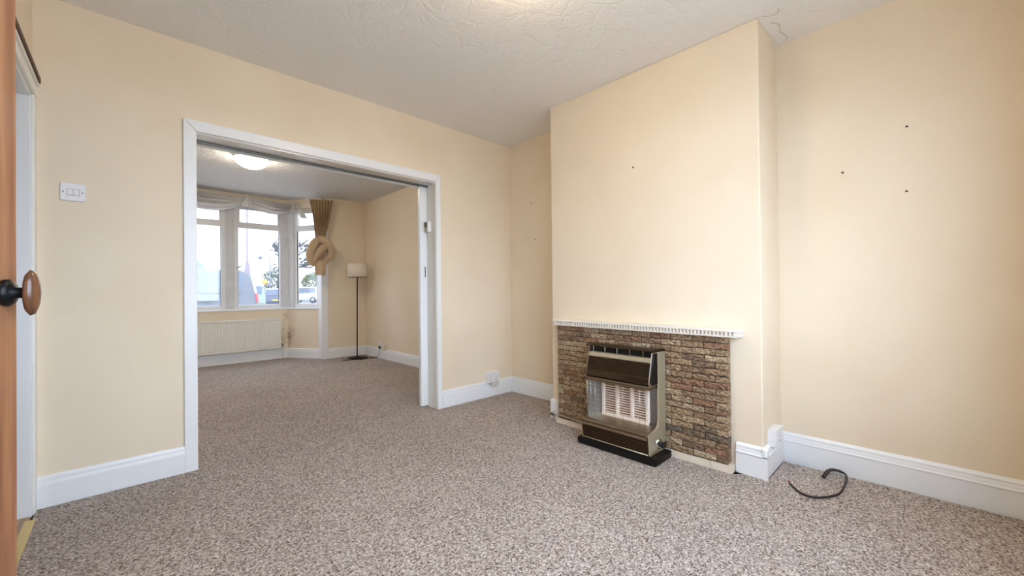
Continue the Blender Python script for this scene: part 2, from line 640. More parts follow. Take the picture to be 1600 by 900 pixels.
# exterior
M['asphalt'] = mat('grey_road_surface', lin(98, 98, 100), rough=0.9, var=0.08, vscale=1.5)
M['rear_bounce'] = mat('pale_bounce_ground', lin(150, 148, 144), rough=0.95, var=0.2, vscale=3)
M['van'] = mat('silver_grey_van_paint', lin(88, 90, 97), rough=0.35, coat=0.0, spec=0.3)
M['car_blue'] = mat('dark_blue_car_paint', lin(34, 42, 74), rough=0.3, coat=0.5)
M['car_white'] = mat('white_car_paint', lin(158, 162, 166), rough=0.35, coat=0.5)
M['car_green'] = mat('pale_green_car_paint', lin(124, 140, 128), rough=0.35, coat=0.5)
M['car_glass'] = mat('tinted_car_glass', lin(52, 66, 84), rough=0.08, spec=0.7)
M['trim_dark'] = mat('dark_bumper_trim', lin(40, 38, 42), rough=0.6)
M['tail_red'] = mat('red_tail_lens', lin(196, 16, 34), rough=0.2)
M['tail_clear'] = mat('clear_tail_lens', lin(210, 190, 192), rough=0.2)
M['plate'] = mat('yellow_number_plate', lin(206, 170, 50), rough=0.4)
M['tyre'] = mat('black_tyre_rubber', lin(28, 28, 30), rough=0.8)
M['hub'] = mat('silver_wheel_hub', lin(140, 142, 146), rough=0.4, metal=0.5)
M['bark'] = mat('grey_bark', lin(50, 48, 46), rough=0.9)
M['leaf'] = mat('spring_green_leaf', lin(82, 96, 36), rough=0.7, var=0.35, vscale=1.2)
M['leaf2'] = mat('grey_green_leaf', lin(66, 80, 46), rough=0.7, var=0.35, vscale=1.2)
M['pole'] = mat('grey_pole_paint', lin(96, 92, 98), rough=0.5)
M['pole_pink'] = mat('faded_mauve_pole_paint', lin(120, 104, 116), rough=0.5)
M['slate'] = mat('blue_grey_roof_slate', lin(60, 72, 86), rough=0.8, spec=0.1, var=0.12, vscale=2)
M['render'] = mat('grey_house_wall', lin(128, 126, 124), rough=0.9)
M['sign_amber'] = mat('amber_sign_face', lin(236, 160, 20), rough=0.4)


def lamp_material(name, strength, tone):
    return mat(name, lin(250, 240, 220), rough=0.3, emit=tone, estr=strength)


# ------------------------------------------------------------------ structure: floor and ceiling
S = lambda o: tag(o, kind='structure')
floor = S(MB().box(-1.6, 3.2, -0.7, 7.6, -0.10, -0.012).build('floor', M['mortar']))


def carpet_sheet():
    """fitted carpet, cut a little raggedly along the right wall"""
    outline = []

    def edge(a, b, jag, n, inward):
        for i in range(n):
            t = i / n
            k = jag * (0.5 + 0.5 * mnoise.noise(Vector((a[0] * 3 + t * 9.0, a[1] * 3 + t * 7.0, 4.2)))) if 0 < i else 0
            outline.append((a[0] + (b[0] - a[0]) * t + inward[0] * k, a[1] + (b[1] - a[1]) * t + inward[1] * k))

    e = 0.003
    xr = XR - 0.019
    edge((XL + 0.01, YR + 0.02), (xr, YR + 0.02), 0, 2, (0, 1))
    edge((xr, YR + 0.02), (xr, 0.30), 0.014, 26, (-1, 0))
    edge((xr - 0.012, 0.30), (xr - 0.022, YB0 - 0.022), 0.016, 16, (-1, 0))
    edge((xr - 0.02, YB0 - 0.019), (XB - 0.018, YB0 - 0.019), 0.006, 12, (0, -1))
    edge((XB - 0.018, YB0 - 0.019), (XB - 0.018, 0.775), 0.004, 4, (-1, 0))
    edge((XB - 0.064, 0.775), (XB - 0.064, 2.03), 0.004, 30, (-1, 0))
    edge((XB - 0.018, 2.03), (XB - 0.018, YB1 + 0.001), 0.004, 3, (-1, 0))
    edge((xr, YB1 + 0.001), (xr, YA - 0.018), 0.006, 16, (-1, 0))
    edge((xr, YA - 0.018), (1.955, YA - 0.018), 0.009, 24, (0, -1))
    edge((1.948, YA), (1.948, YA2), 0, 2, (-1, 0))
    edge((2.2, YA2 + 0.01), (xr, YA2 + 0.01), 0, 2, (0, 1))
    edge((xr, YA2 + 0.01), (xr, YF - 0.018), 0.004, 12, (-1, 0))
    edge((xr, YF - 0.018), (2.18, YF - 0.03), 0, 3, (0, -1))
    edge((S1.x - 0.02, S1.y), (S0.x - 0.01, S0.y - 0.016), 0.004, 6, (-1, 0))
    edge((S0.x - 0.01, S0.y - 0.016), (2 * XC - S0.x, S0.y - 0.016), 0.006, 10, (0, -1))
    edge((2 * XC - S0.x, S0.y - 0.016), (2 * XC - S1.x, YF - 0.02), 0, 2, (1, 0))
    edge((2 * XC - S1.x, YF - 0.02), (XFL + 0.02, YF - 0.02), 0, 2, (0, -1))
    edge((XFL + 0.02, YF - 0.02), (XFL + 0.02, YA2 + 0.02), 0, 2, (1, 0))
    edge((XFL + 0.02, YA2 + 0.02), (0.305, YA2 + 0.02), 0, 2, (0, 1))
    edge((0.312, YA2), (0.312, YA), 0, 2, (1, 0))
    edge((0.24, YA - 0.018), (XL + 0.03, YA - 0.018), 0.006, 14, (0, -1))
    edge((XL + 0.01, YA - 0.03), (XL + 0.01, YR + 0.02), 0, 3, (1, 0))
    bm = bmesh.new()
    top = [bm.verts.new((x, y, 0.0)) for x, y in outline]
    bot = [bm.verts.new((x, y, -0.011)) for x, y in outline]
    bm.faces.new(top)
    k = len(top)
    for i in range(k):
        bm.faces.new([top[i], bot[i], bot[(i + 1) % k], top[(i + 1) % k]])
    bmesh.ops.triangulate(bm, faces=[f for f in bm.faces if len(f.verts) > 4])
    m = MB()
    m.bm.free()
    m.bm = bm
    return m


carpet = carpet_sheet().build('carpet', M['carpet'], floor)
tag(carpet, kind='stuff')

ceiling = S(MB().box(XL - 0.12, XR + 0.12, YR - 0.12, YA2, ZC, ZC + 0.12).build('ceiling', M['ceiling']))
ceiling_far = S(MB().box(XFL - 0.12, XR + 0.12, YA2, 7.5, ZC, ZC + 0.12).build('ceiling.001', M['ceiling_far']))
# hall beyond the door: floor and walls only as far as the doorway shows them
S(MB().box(-1.5, XL - 0.002, 0.0, YA, -0.011, -0.004).build('floor.001', M['hall_floor']))
S(MB().box(-1.62, -1.5, -0.4, YA2, -0.1, ZC).build('wall_hall', M['wall']))
S(MB().box(-1.6, XL - 0.12, -0.4, YA2, ZC, ZC + 0.12).build('ceiling.002', M['ceiling']))
S(MB().box(-1.6, XL, -0.48, -0.38, -0.1, ZC).build('wall_hall.001', M['wall']))

# ------------------------------------------------------------------ structure: walls
w = MB()
w.box(-1.6, 0.300, YA, YA2, -0.1, ZC).box(1.960, XR + 0.12, YA, YA2, -0.1, ZC).box(0.300, 1.960, YA, YA2, 1.985, ZC)
S(w.build('wall_middle', M['wall']))
S(MB().box(XR, XR + 0.12, YR - 0.1, YBAY + 0.4, -0.1, ZC).build('wall_right', M['wall']))
# left wall with two doorways
w = MB()
D1a, D1b, DH = 2.13, 2.945, 1.985       # doorway beside the middle wall
D2a, D2b = 0.27, 1.06                   # doorway whose door stands open
w.box(XL - 0.12, XL, YR - 0.1, D2a, -0.1, ZC).box(XL - 0.12, XL, D2b, D1a, -0.1, ZC).box(XL - 0.12, XL, D1b, YA, -0.1, ZC)
w.box(XL - 0.12, XL, D2a, D2b, DH, ZC).box(XL - 0.12, XL, D1a, D1b, DH, ZC)
S(w.build('wall_left', M['wall']))
# wall behind the camera with a wide window, unseen, inferred from the daylight
GX0, GX1, GZ0, GZ1 = -0.15, 2.06, 0.72, 2.20
w = MB()
w.box(XL - 0.12, GX0, YR - 0.12, YR, -0.1, ZC).box(GX1, XR + 0.12, YR - 0.12, YR, -0.1, ZC)
w.box(GX0, GX1, YR - 0.12, YR, GZ1, ZC).box(GX0, GX1, YR - 0.12, YR, -0.1, GZ0)
S(w.build('wall_rear', M['wall']))
# chimney breast
S(MB().box(XB, XR, YB0, YB1, -0.05, ZC).build('wall_chimney', M['wall'], bevel=0.006))
# front room
S(MB().box(XFL - 0.12, XFL, YA2, YF + 0.2, -0.1, ZC).build('wall_left.001', M['wall']))
mirx = lambda p: Vector((2 * XC - p[0], p[1]))
w = MB()
SILL, HEAD = 0.775, 2.36
w.box(2.262, XR, YF, YF + 0.3, -0.1, ZC)
w.box(XFL, 2 * XC - 2.262, YF, YF + 0.3, -0.1, ZC)
w.box(2 * XC - S0.x, S0.x, YBAY, YBAY + 0.25, -0.1, SILL).box(2 * XC - S0.x, S0.x, YBAY, YBAY + 0.25, HEAD, ZC)
E1 = Vector((2.262, 6.50))
w.obox(S1, S0, -0.25, 0, -0.1, SILL)
w.obox(S1, S0, -0.25, 0, HEAD, ZC)
w.obox(mirx(S0), mirx(S1), -0.25, 0, -0.1, SILL)
w.obox(mirx(S0), mirx(S1), -0.25, 0, HEAD, ZC)
S(w.build('wall_front', M['wall_damp']))

# ceiling cracks beside the chimney breast
S(MB().tube(smooth_path([(2.49, 0.62, ZC), (2.512, 0.597, ZC), (2.522, 0.57, ZC), (2.516, 0.552, ZC), (2.482, 0.54, ZC)], 4), 0.0014, 5)
  .build('ceiling_crack', mat('grey_crack', lin(176, 164, 148), rough=0.9), ceiling))
S(MB().tube(smooth_path([(2.585, 0.60, ZC), (2.64, 0.575, ZC), (2.72, 0.585, ZC), (2.80, 0.572, ZC), (2.845, 0.60, ZC)], 4), 0.0014, 5)
  .build('ceiling_crack', bpy.data.materials['grey_crack'], ceiling))

# ------------------------------------------------------------------ baseboards
PLAIN = [(0, 0), (0.018, 0), (0.018, 0.108), (0.016, 0.118), (0.0135, 0.124), (0.013, 0.138), (0.010, 0.147), (0.004, 0.151), (0, 0.151)]
OGEE = [(0, 0), (0.018, 0), (0.018, 0.112), (0.0225, 0.116), (0.0225, 0.121), (0.0165, 0.125), (0.015, 0.135), (0.0125, 0.146),
        (0.0145, 0.149), (0.0145, 0.154), (0.008, 0.160), (0.003, 0.166), (0, 0.167)]
BD = -0.02


def skirting(name, prof, a, b, flip=False):
    pr = [(o, BD if z == 0 else z) for o, z in prof]
    return S(MB().sweep(pr, a, b).build(name, M['white']))


# swept with the room on the left of the line a-b
skirting('baseboard_middle', PLAIN, (0.240, YA), (XL + 0.01, YA))
skirting('baseboard_middle.001', PLAIN, (XR, YA), (1.999, YA))
skirting('baseboard_alcove', PLAIN, (XR, YB1), (XR, YA))
skirting('baseboard_right', OGEE, (XR, YR), (XR, YB0 - 0.001))
skirting('baseboard_chimney', OGEE, (XR - 0.001, YB0), (XB - 0.0225, YB0))
skirting('baseboard_chimney.001', OGEE, (XB, YB0 - 0.0225), (XB, 0.772))
skirting('baseboard_chimney.002', [(0, 0), (0.02, 0), (0.02, 0.135), (0.012, 0.152), (0, 0.156)], (XB, 2.034), (XB, YB1 + 0.012))
skirting('baseboard_right.001', PLAIN, (XR, YA2), (XR, YF))
skirting('baseboard_front', PLAIN, (XR, YF), (2.262, YF))
skirting('baseboard_bay', PLAIN, S1, S0)
skirting('baseboard_bay.001', PLAIN, (S0.x, YBAY), (2 * XC - S0.x, YBAY))
skirting('baseboard_bay.002', PLAIN, mirx(S0), mirx(S1))
skirting('baseboard_front.001', PLAIN, (2 * XC - 2.262, YF), (XFL, YF))
skirting('baseboard_left', PLAIN, (XFL, YF), (XFL, YA2))
skirting('baseboard_left.001', PLAIN, (XL, D1a - 0.07), (XL, D2b + 0.07))

# ------------------------------------------------------------------ opening in the middle wall: lining, architraves, sliding-door track
AO0, AO1, AZ = 0.239, 2.000, 2.05        # outer edges
AI0, AI1, AZI = 0.301, 1.955, 1.985      # inner edges


def architrave(poly, d0=0.016):
    m = MB()
    A = [m.bm.verts.new((x, YA - d0, z)) for x, z in poly]
    B = [m.bm.verts.new((x, YA + 0.001, z)) for x, z in poly]
    for i in range(4):
        m.face([A[i], A[(i + 1) % 4], B[(i + 1) % 4], B[i]])
    m.face(A[::-1]); m.face(B)
    return m


S(architrave([(AO0, -0.01), (AI0, -0.01), (AI0, AZI), (AO0, AZ)]).build('trim_1', M['white'], bevel=0.005, seg=3))
S(architrave([(AI1, -0.01), (AO1, -0.01), (AO1, AZ), (AI1, AZI)]).build('trim_2', M['white'], bevel=0.005, seg=3))
S(architrave([(AO0, AZ), (AI0, AZI), (AI1, AZI), (AO1, AZ)]).build('trim_3', M['white'], bevel=0.005, seg=3))
S(MB().box(0.285, 0.301, YA - 0.003, YA2, -0.01, 1.985).build('trim_4', M['white_satin']))
S(MB().box(1.952, 1.968, YA - 0.003, YA2, -0.01, 1.985).build('trim_5', M['white_satin']))
S(MB().box(0.301, 1.952, YA - 0.003, YA2 - 0.018, 1.972, 1.986).build('trim_6', mat('grey_white_gloss_paint', lin(214, 212, 206), rough=0.22, bump=0.06, bscale=6, bdist=0.01)))
# sliding door: leaf parked behind the wall, its leading edge showing in the opening
sd = empty('door_2', (2.3, 3.16, 0), kind='structure')
MB().box(1.882, 2.78, 3.137, 3.172, 0.008, 1.968).build('door_leaf', M['white'], sd, bevel=0.003)
MB().box(1.9275, 1.934, 3.1335, 3.138, 1.155, 1.25).build('finger_pull', M['dark'], sd)
MB().box(0.20, 2.80, 3.118, 3.136, 1.962, 1.990).build('track', M['alu'], sd)
MB().box(0.20, 2.80, 3.136, 3.175, 1.975, 1.992).build('track_top', M['alu'], sd)
S(MB().box(0.20, 2.80, 3.174, 3.19, 1.955, 2.06).build('trim_7', M['white_satin']))

# ------------------------------------------------------------------ left doorways
t = MB()
t.box(XL - 0.121, XL + 0.001, D1b - 0.016, D1b + 0.001, -0.01, DH)
S(t.build('trim_8', M['white'], bevel=0.002))
S(MB().box(XL - 0.121, XL + 0.001, D1a - 0.001, D1a + 0.016, -0.01, DH).build('trim_9', M['white']))
S(MB().box(XL - 0.121, XL + 0.001, D1a + 0.016, D1b - 0.016, DH - 0.016, DH + 0.001).build('trim_10', M['white']))
S(MB().box(XL, XL + 0.012, D1b, YA - 0.001, -0.01, DH + 0.0).build('trim_11', M['white_satin'], bevel=0.003))
a = MB()
a.box(XL, XL + 0.016, D1a - 0.07, YA - 0.001, DH + 0.0, DH + 0.05)
S(a.build('trim_12', M['white_satin'], bevel=0.004))
S(MB().box(XL, XL + 0.024, D1a - 0.07, YA - 0.02, DH + 0.05, DH + 0.066).build('trim_13', M['white_satin'], bevel=0.003))
S(MB().box(XL, XL + 0.03, D1a - 0.09, YA - 0.03, DH + 0.066, DH + 0.09).build('trim_14', M['arch_wood'], bevel=0.002))
S(MB().box(XL, XL + 0.016, D1a - 0.07, D1a, -0.01, DH).build('trim_15', M['white_satin']))
for y0, y1, nm in ((D2a - 0.07, D2a, 'trim_16'), (D2b, D2b + 0.07, 'trim_17')):
    S(MB().box(XL, XL + 0.016, y0, y1, -0.01, DH + 0.07).build(nm, M['white_satin']))
S(MB().box(XL, XL + 0.016, D2a, D2b, DH, DH + 0.07).build('trim_18', M['white_satin']))
thr = tag(MB().box(XL - 0.012, XL + 0.022, D1a + 0.016, D1b - 0.09, -0.004, 0.005).build('threshold_strip', M['brass'], bevel=0.002),
          'brass threshold strip across the doorway at the carpet edge', 'threshold')

# open brown door by the camera
hx, hy = -0.312, 0.295
ang = math.atan2(1.042 - hy, -0.130 - hx)
door = empty('door_1', (hx, hy, 0), kind='structure', rz=ang)
LD = 0.7685
dl = MB()
dl.box(0, LD, 0.0, 0.036, 0.012, 1.975)
dl = dl.build('door_leaf', M['door_wood'], None, bevel=0.002)
dl.parent = door
kb = MB()
ks = LD - 0.036
KZ = 1.034
kb = MB().lathe([(0.0, 0.0), (0.021, 0.0), (0.0215, -0.006), (0.017, -0.010), (0.0085, -0.013), (0.0082, -0.0225), (0.0, -0.0225)], (ks, 0, KZ), (0, 1, 0), 24).build('knob_rose', M['black'])  # black colour stands in for the backlit rose and stem
kb.parent = door
kn = MB().lathe([(0.0, -0.0215), (0.018, -0.0222), (0.031, -0.0245), (0.0365, -0.0285), (0.034, -0.033), (0.024, -0.0365), (0.010, -0.0385), (0.0, -0.039)], (ks, 0, KZ), (0, 1, 0), 32).build('door_knob', M['knob_wood'])
kn.parent = door
for v in kn.data.vertices:
    v.co.x = ks + (v.co.x - ks) * 0.48
for hz in (0.25, 1.72):
    h = MB().tube([(-0.002, -0.004, hz), (-0.002, -0.004, hz + 0.09)], 0.006, 10).build('hinge', M['brass'])
    h.parent = door

# ------------------------------------------------------------------ bay windows
def window_unit(name, a, b, off, stile=0.052, tz=(2.006, 2.072), z0=SILL + 0.012, z1=HEAD, handle=False):
    """one light of the bay: a-b is its inner floor line (room on the left), off = depth of the frame face behind it"""
    a, b = Vector(a[:2]), Vector(b[:2])
    root = empty(name, ((a.x + b.x) / 2, (a.y + b.y) / 2, z0), kind='structure')
    d = (b - a).normalized()
    f = MB()
    dep = 0.06
    bot = 0.062
    for p, q, za, zb in ((a, a + d * stile, z0, z1), (b - d * stile, b, z0, z1)):
        f.obox(p, q, -off - dep, -off, za, zb)
    ia, ib = a + d * stile, b - d * stile
    f.obox(ia, ib, -off - dep, -off, z0, z0 + bot)
    f.obox(ia, ib, -off - dep, -off, z1 - 0.05, z1)
    f.build('window_frame', M['upvc'], root, bevel=0.004)
    MB().obox(ia, ib, -off - dep - 0.0, -off + 0.006, tz[0], tz[1]).build('transom', M['upvc'], root, bevel=0.004)
    # dark gasket round the pane and the glass itself
    g = MB()
    for p, q, za, zb in ((ia, ia + d * 0.006, z0 + bot, tz[0]), (ib - d * 0.006, ib, z0 + bot, tz[0])):
        g.obox(p, q, -off - 0.034, -off - 0.020, za, zb)
    g.build('gasket', M['trim_dark'], root)
    MB().obox(ia, ib, -off - 0.030, -off - 0.024, z0 + bot, tz[0]).build('pane', M['glass_bay'], root)
    # top light: a slim sash of its own
    s_ = MB()
    k = 0.024
    ja, jb = ia + d * k, ib - d * k
    s_.obox(ia, ja, -off - 0.04, -off + 0.012, tz[1], z1 - 0.05).obox(jb, ib, -off - 0.04, -off + 0.012, tz[1], z1 - 0.05)
    s_.obox(ja, jb, -off - 0.04, -off + 0.012, tz[1], tz[1] + k).obox(ja, jb, -off - 0.04, -off + 0.012, z1 - 0.05 - k, z1 - 0.05)
    s_.build('top_sash', M['upvc'], root, bevel=0.003)
    MB().obox(ja, jb, -off - 0.030, -off - 0.024, tz[1] + k, z1 - 0.05 - k).build('pane', M['glass_bay'], root)
    if handle:
        hc = ib + d * 0.02
        n = Vector((-d.y, d.x))
        p0 = hc - n * off
        hm = MB().tube([(p0.x, p0.y, 1.40), (p0.x + n.x * 0.045, p0.y + n.y * 0.045, 1.40)], 0.012, 8)
        hm.tube([(p0.x + n.x * 0.045, p0.y + n.y * 0.045, 1.395), (p0.x + n.x * 0.05 - d.x * 0.02, p0.y + n.y * 0.05, 1.42), (p0.x + n.x * 0.05 - d.x * 0.05, p0.y + n.y * 0.05, 1.43)], 0.013, 8)
        hm.build('window_handle', M['steel'], root)
    return root


OFF = 0.055
XM = 1.03
window_unit('window_1', (1.760 + 0.042, YBAY), (1.205 - 0.052, YBAY), OFF, handle=True)
window_unit('window_2', (1.048, YBAY), (0.41, YBAY), OFF)
window_unit('window_3', (0.31, YBAY), (0.16, YBAY), OFF)
sd_ = (S0 - S1).normalized()
SL = (S0 - S1).length
window_unit('window_4', S1 + sd_ * 0.09, S1 + sd_ * (SL - 0.075), OFF, stile=0.045)
window_unit('window_5', mirx(S1 + sd_ * (SL - 0.075)), mirx(S1 + sd_ * 0.09), OFF, stile=0.045)
# boxed posts between the lights
S(MB().box(1.046, 1.156, YBAY + 0.035, YBAY + 0.13, SILL, HEAD).build('trim_19', M['post'], bevel=0.004))
S(MB().box(0.308, 0.412, YBAY + 0.035, YBAY + 0.13, SILL, HEAD).build('trim_20', M['post'], bevel=0.004))
sd_n = Vector((-sd_.y, sd_.x))          # towards the room


def corner_post(mirror):
    def off(o):
        """inner corner of the centre face and the splay, o behind the wall line"""
        p = S1 - sd_n * o
        k = (YBAY + o - p.y) / sd_.y
        return p + sd_ * k
    poly = [Vector((S0.x - 0.092, YBAY + 0.035)), off(0.035), S1 + sd_ * (SL - 0.085) - sd_n * 0.035, S1 + sd_ * (SL - 0.085) - sd_n * 0.15, off(0.15), Vector((S0.x - 0.092, YBAY + 0.15))]
    if mirror:
        poly = [mirx(p) for p in poly]
    m = MB()
    A = [m.bm.verts.new((p.x, p.y, SILL)) for p in poly]
    B = [m.bm.verts.new((p.x, p.y, HEAD)) for p in poly]
    for i in range(6):
        m.face([A[i], A[(i + 1) % 6], B[(i + 1) % 6], B[i]])
    m.face(A[::-1]); m.face(B)
    return m


S(corner_post(False).build('trim_21', M['post'], bevel=0.003))
S(corner_post(True).build('trim_22', M['post']))
for nm, f_ in (('trim_23', lambda p: p), ('trim_24', mirx)):
    pw = MB()
    q = [f_(S1 - sd_ * 0.06), f_(S1 + sd_ * 0.092)]
    if nm == 'trim_24':
        q.reverse()
    pw.obox(q[0], q[1], -0.20, -0.02, SILL, HEAD)
    S(pw.build(nm, M['white_satin'], bevel=0.003))
# sill board
sb = MB()
sb.box(2 * XC - S0.x, S0.x + 0.0, YBAY - 0.02, YBAY + 0.12, SILL - 0.006, SILL + 0.014)
S(sb.build('trim_25', M['white'], bevel=0.004))
S(MB().obox(S1 - sd_ * 0.0, S0 + sd_ * 0.012, -0.14, 0.02, SILL - 0.006, SILL + 0.013).build('trim_26', M['white'], bevel=0.004))
S(MB().obox(mirx(S0 + sd_ * 0.012), mirx(S1), -0.14, 0.02, SILL - 0.006, SILL + 0.013).build('trim_27', M['white']))
# white board closing the end of the bay wall, floor to head
S(MB().box(2.165, 2.263, YF - 0.008, YF + 0.16, -0.015, 2.42).build('trim_28', M['white'], bevel=0.004))
S(MB().box(2.158, 2.27, YF - 0.022, YF - 0.008, -0.015, 0.16).build('trim_29', M['white'], bevel=0.003))
S(MB().box(2 * XC - 2.263, 2 * XC - 2.165, YF - 0.008, YF + 0.16, -0.015, 2.42).build('trim_30', M['white']))

# unseen window in the wall behind the camera, inferred from the daylight
gd = empty('window_6', ((GX0 + GX1) / 2, YR, GZ0), kind='structure')
f = MB()
cx = (GX0 + GX1) / 2
for x0, x1 in ((GX0, GX0 + 0.06), (cx - 0.05, cx + 0.05), (GX1 - 0.06, GX1)):
    f.box(x0, x1, YR - 0.09, YR - 0.03, GZ0, GZ1)
for x0, x1 in ((GX0 + 0.06, cx - 0.05), (cx + 0.05, GX1 - 0.06)):
    f.box(x0, x1, YR - 0.09, YR - 0.03, GZ0, GZ0 + 0.09).box(x0, x1, YR - 0.09, YR - 0.03, GZ1 - 0.06, GZ1)
f.build('window_frame', M['upvc'], gd)
for x0, x1 in ((GX0 + 0.06, cx - 0.05), (cx + 0.05, GX1 - 0.06)):
    MB().box(x0, x1, YR - 0.063, YR - 0.057, GZ0 + 0.09, GZ1 - 0.06).build('pane', M['glass'], gd)

# ------------------------------------------------------------------ radiator under the bay window
rad = empty('radiator', (1.0, 7.03, 0.16), 'long cream panel radiator with vertical ribs under the bay window', 'radiator')
RX0, RX1, RZ0, RZ1, RYF = 0.26, 1.732, 0.168, 0.640, 6.995
rp = MB()
prof = []
nrib = 44
px0, px1 = RX0 + 0.02, RX1 - 0.02
for i in range(nrib):
    xa = px0 + (px1 - px0) * i / nrib
    wd = (px1 - px0) / nrib
    prof += [(xa, RYF + 0.007), (xa + wd * 0.22, RYF + 0.002), (xa + wd * 0.68, RYF + 0.002), (xa + wd * 0.9, RYF + 0.007)]
prof.append((px1, RYF + 0.009))
for zc0, zc1 in ((RZ0 + 0.03, RZ1 - 0.035),):
    A = [rp.bm.verts.new((x, y, zc0)) for x, y in prof]
    B = [rp.bm.verts.new((x, y, zc1)) for x, y in prof]
    for i in range(len(prof) - 1):
        rp.face([A[i], A[i + 1], B[i + 1], B[i]])
rp.box(RX0, RX1, RYF + 0.0092, RYF + 0.022, RZ0, RZ1 - 0.002)
rp.build('front_panel', M['radiator'], rad)
MB().box(RX0, RX1, RYF + 0.001, RYF + 0.012, RZ1 - 0.03, RZ1).build('top_rail', M['radiator'], rad, bevel=0.004)
MB().box(RX0, RX1, RYF + 0.002, RYF + 0.012, RZ0, RZ0 + 0.028).build('bottom_rail', M['radiator'], rad, bevel=0.004)
MB().box(RX1 - 0.018, RX1, RYF + 0.001, RYF + 0.02, RZ0, RZ1).build('side_rail', M['radiator'], rad, bevel=0.003)
MB().box(RX0 + 0.02, RX1 - 0.02, RYF + 0.03, RYF + 0.075, RZ0 + 0.02, RZ1 - 0.02).build('convector_fins', M['radiator'], rad)
vm = MB().lathe([(0, 0), (0.011, 0), (0.013, 0.012), (0.013, 0.03), (0.017, 0.034), (0.017, 0.062), (0.012, 0.07), (0, 0.07)], (1.762, RYF + 0.025, 0.175), (0, 0, 1), 14)
vm.tube([(RX1 - 0.002, RYF + 0.025, 0.195), (1.762, RYF + 0.025, 0.195)], 0.009, 10)
vm.build('radiator_valve', M['steel'], rad)
MB().tube([(1.762, RYF + 0.025, -0.01), (1.762, RYF + 0.025, 0.176)], 0.0075, 10).build('pipe', M['radiator'], rad)

# ------------------------------------------------------------------ sheer swag over the bay window
sw = empty('window_swag', (1.1, 7.05, 2.4), 'white sheer scarf swagged along the top of the bay window', 'window swag')


def swag_piece(P0, P1, top_sag, bot_drop, end_drop, folds, seedv, bulge=0.10):
    def fn(u, v):
        s4 = 4 * u * (1 - u)
        x = P0[0] + (P1[0] - P0[0]) * u
        y = P0[1] + (P1[1] - P0[1]) * u
        zt = P0[2] + (P1[2] - P0[2]) * u - top_sag * s4
        zb = P0[2] + (P1[2] - P0[2]) * u - end_drop - (bot_drop - end_drop) * s4 ** 0.8
        vv = v + 0.05 * math.sin(2.2 * PI * u + seedv) * v * (1 - v)
        z = zt + (zb - zt) * vv
        rip = math.sin(2 * PI * folds * v + 2.0 * math.sin(3 * u + seedv) + 3.0 * u)
        amp = (0.018 + 0.042 * s4) * (0.35 + 0.65 * math.sin(PI * min(1, v * 1.1)))
        y2 = y - bulge * math.sin(PI * v) * (0.35 + 0.65 * s4) - amp * rip - 0.006 * math.sin(17 * u + 9 * v + seedv)
        return (x, y2, z + 0.35 * amp * math.cos(2 * PI * folds * v + 3.0 * u))
    return MB().grid(fn, 56, 40)


swag_piece((0.33, 7.02, 2.485), (1.262, 7.02, 2.455), 0.015, 0.265, 0.07, 5, 0.4).build('swag_drape', M['swag'], sw, solid=0.002)
swag_piece((1.315, 7.02, 2.45), (1.880, 7.02, 2.425), 0.008, 0.20, 0.10, 4, 1.9, bulge=0.08).build('swag_drape', M['swag'], sw, solid=0.002)
swag_piece((-0.25, 6.75, 2.48), (0.28, 7.02, 2.47), 0.012, 0.24, 0.13, 5, 2.4).build('swag_drape', M['swag'], sw, solid=0.002)


def gather(x, y, zt, zb, wt, wb, ns, depth, tiltx=0.0, tilty=0.0):
    def fn(u, v):
        wv = wt + (wb - wt) * v ** 0.8
        th = (u - 0.5) * PI * 1.25
        rip = math.sin(2 * PI * ns * u + 1.4 * v)
        return (x + math.sin(th) * wv * 0.62 + tiltx * v, y - math.cos(th) * depth * (0.45 + 0.55 * v) - 0.011 * rip * (0.4 + v) + tilty * v,
                zt + (zb - zt) * v + 0.02 * abs(u - 0.5) * 2 * (1 if v > 0.5 else 0) * v + 0.006 * rip * v)
    return MB().grid(fn, 40, 16)


gather(1.288, 7.0, 2.462, 2.285, 0.035, 0.115, 4, 0.085).build('swag_gather', M['swag'], sw, solid=0.002)
gather(1.905, 6.97, 2.44, 2.275, 0.03, 0.06, 3, 0.06).build('swag_gather', M['swag'], sw, solid=0.002)
gather(1.945, 6.92, 2.43, 2.19, 0.03, 0.075, 4, 0.05, tiltx=0.085, tilty=-0.05).build('swag_tail', M['swag'], sw, solid=0.002)
gather(0.305, 7.0, 2.48, 2.29, 0.035, 0.115, 4, 0.085).build('swag_gather', M['swag'], sw, solid=0.002)
MB().tube([(-0.27, 6.72, 2.452), (0.1, 7.055, 2.45), (1.0, 7.055, 2.45), (1.86, 7.055, 2.43), (2.13, 6.66, 2.43)], 0.009, 8).build('curtain_wire', M['white_satin'], sw)

# ------------------------------------------------------------------ knotted curtain
cu = empty('knotted_curtain', (2.12, 6.46, 1.3), 'tan curtain tied in a big knot at the edge of the bay', 'curtain')
CE = Vector((0.955, -0.297, 0))       # across the curtain
CN = Vector((-0.297, -0.955, 0))      # towards the room
CC = Vector((2.118, 6.40, 0))


def cpos(x, z, n=0.0):
    """x, z measured on the curtain face (cm grid of the knot), n towards the room"""
    return CC + CE * x + CN * n + Vector((0, 0, z))


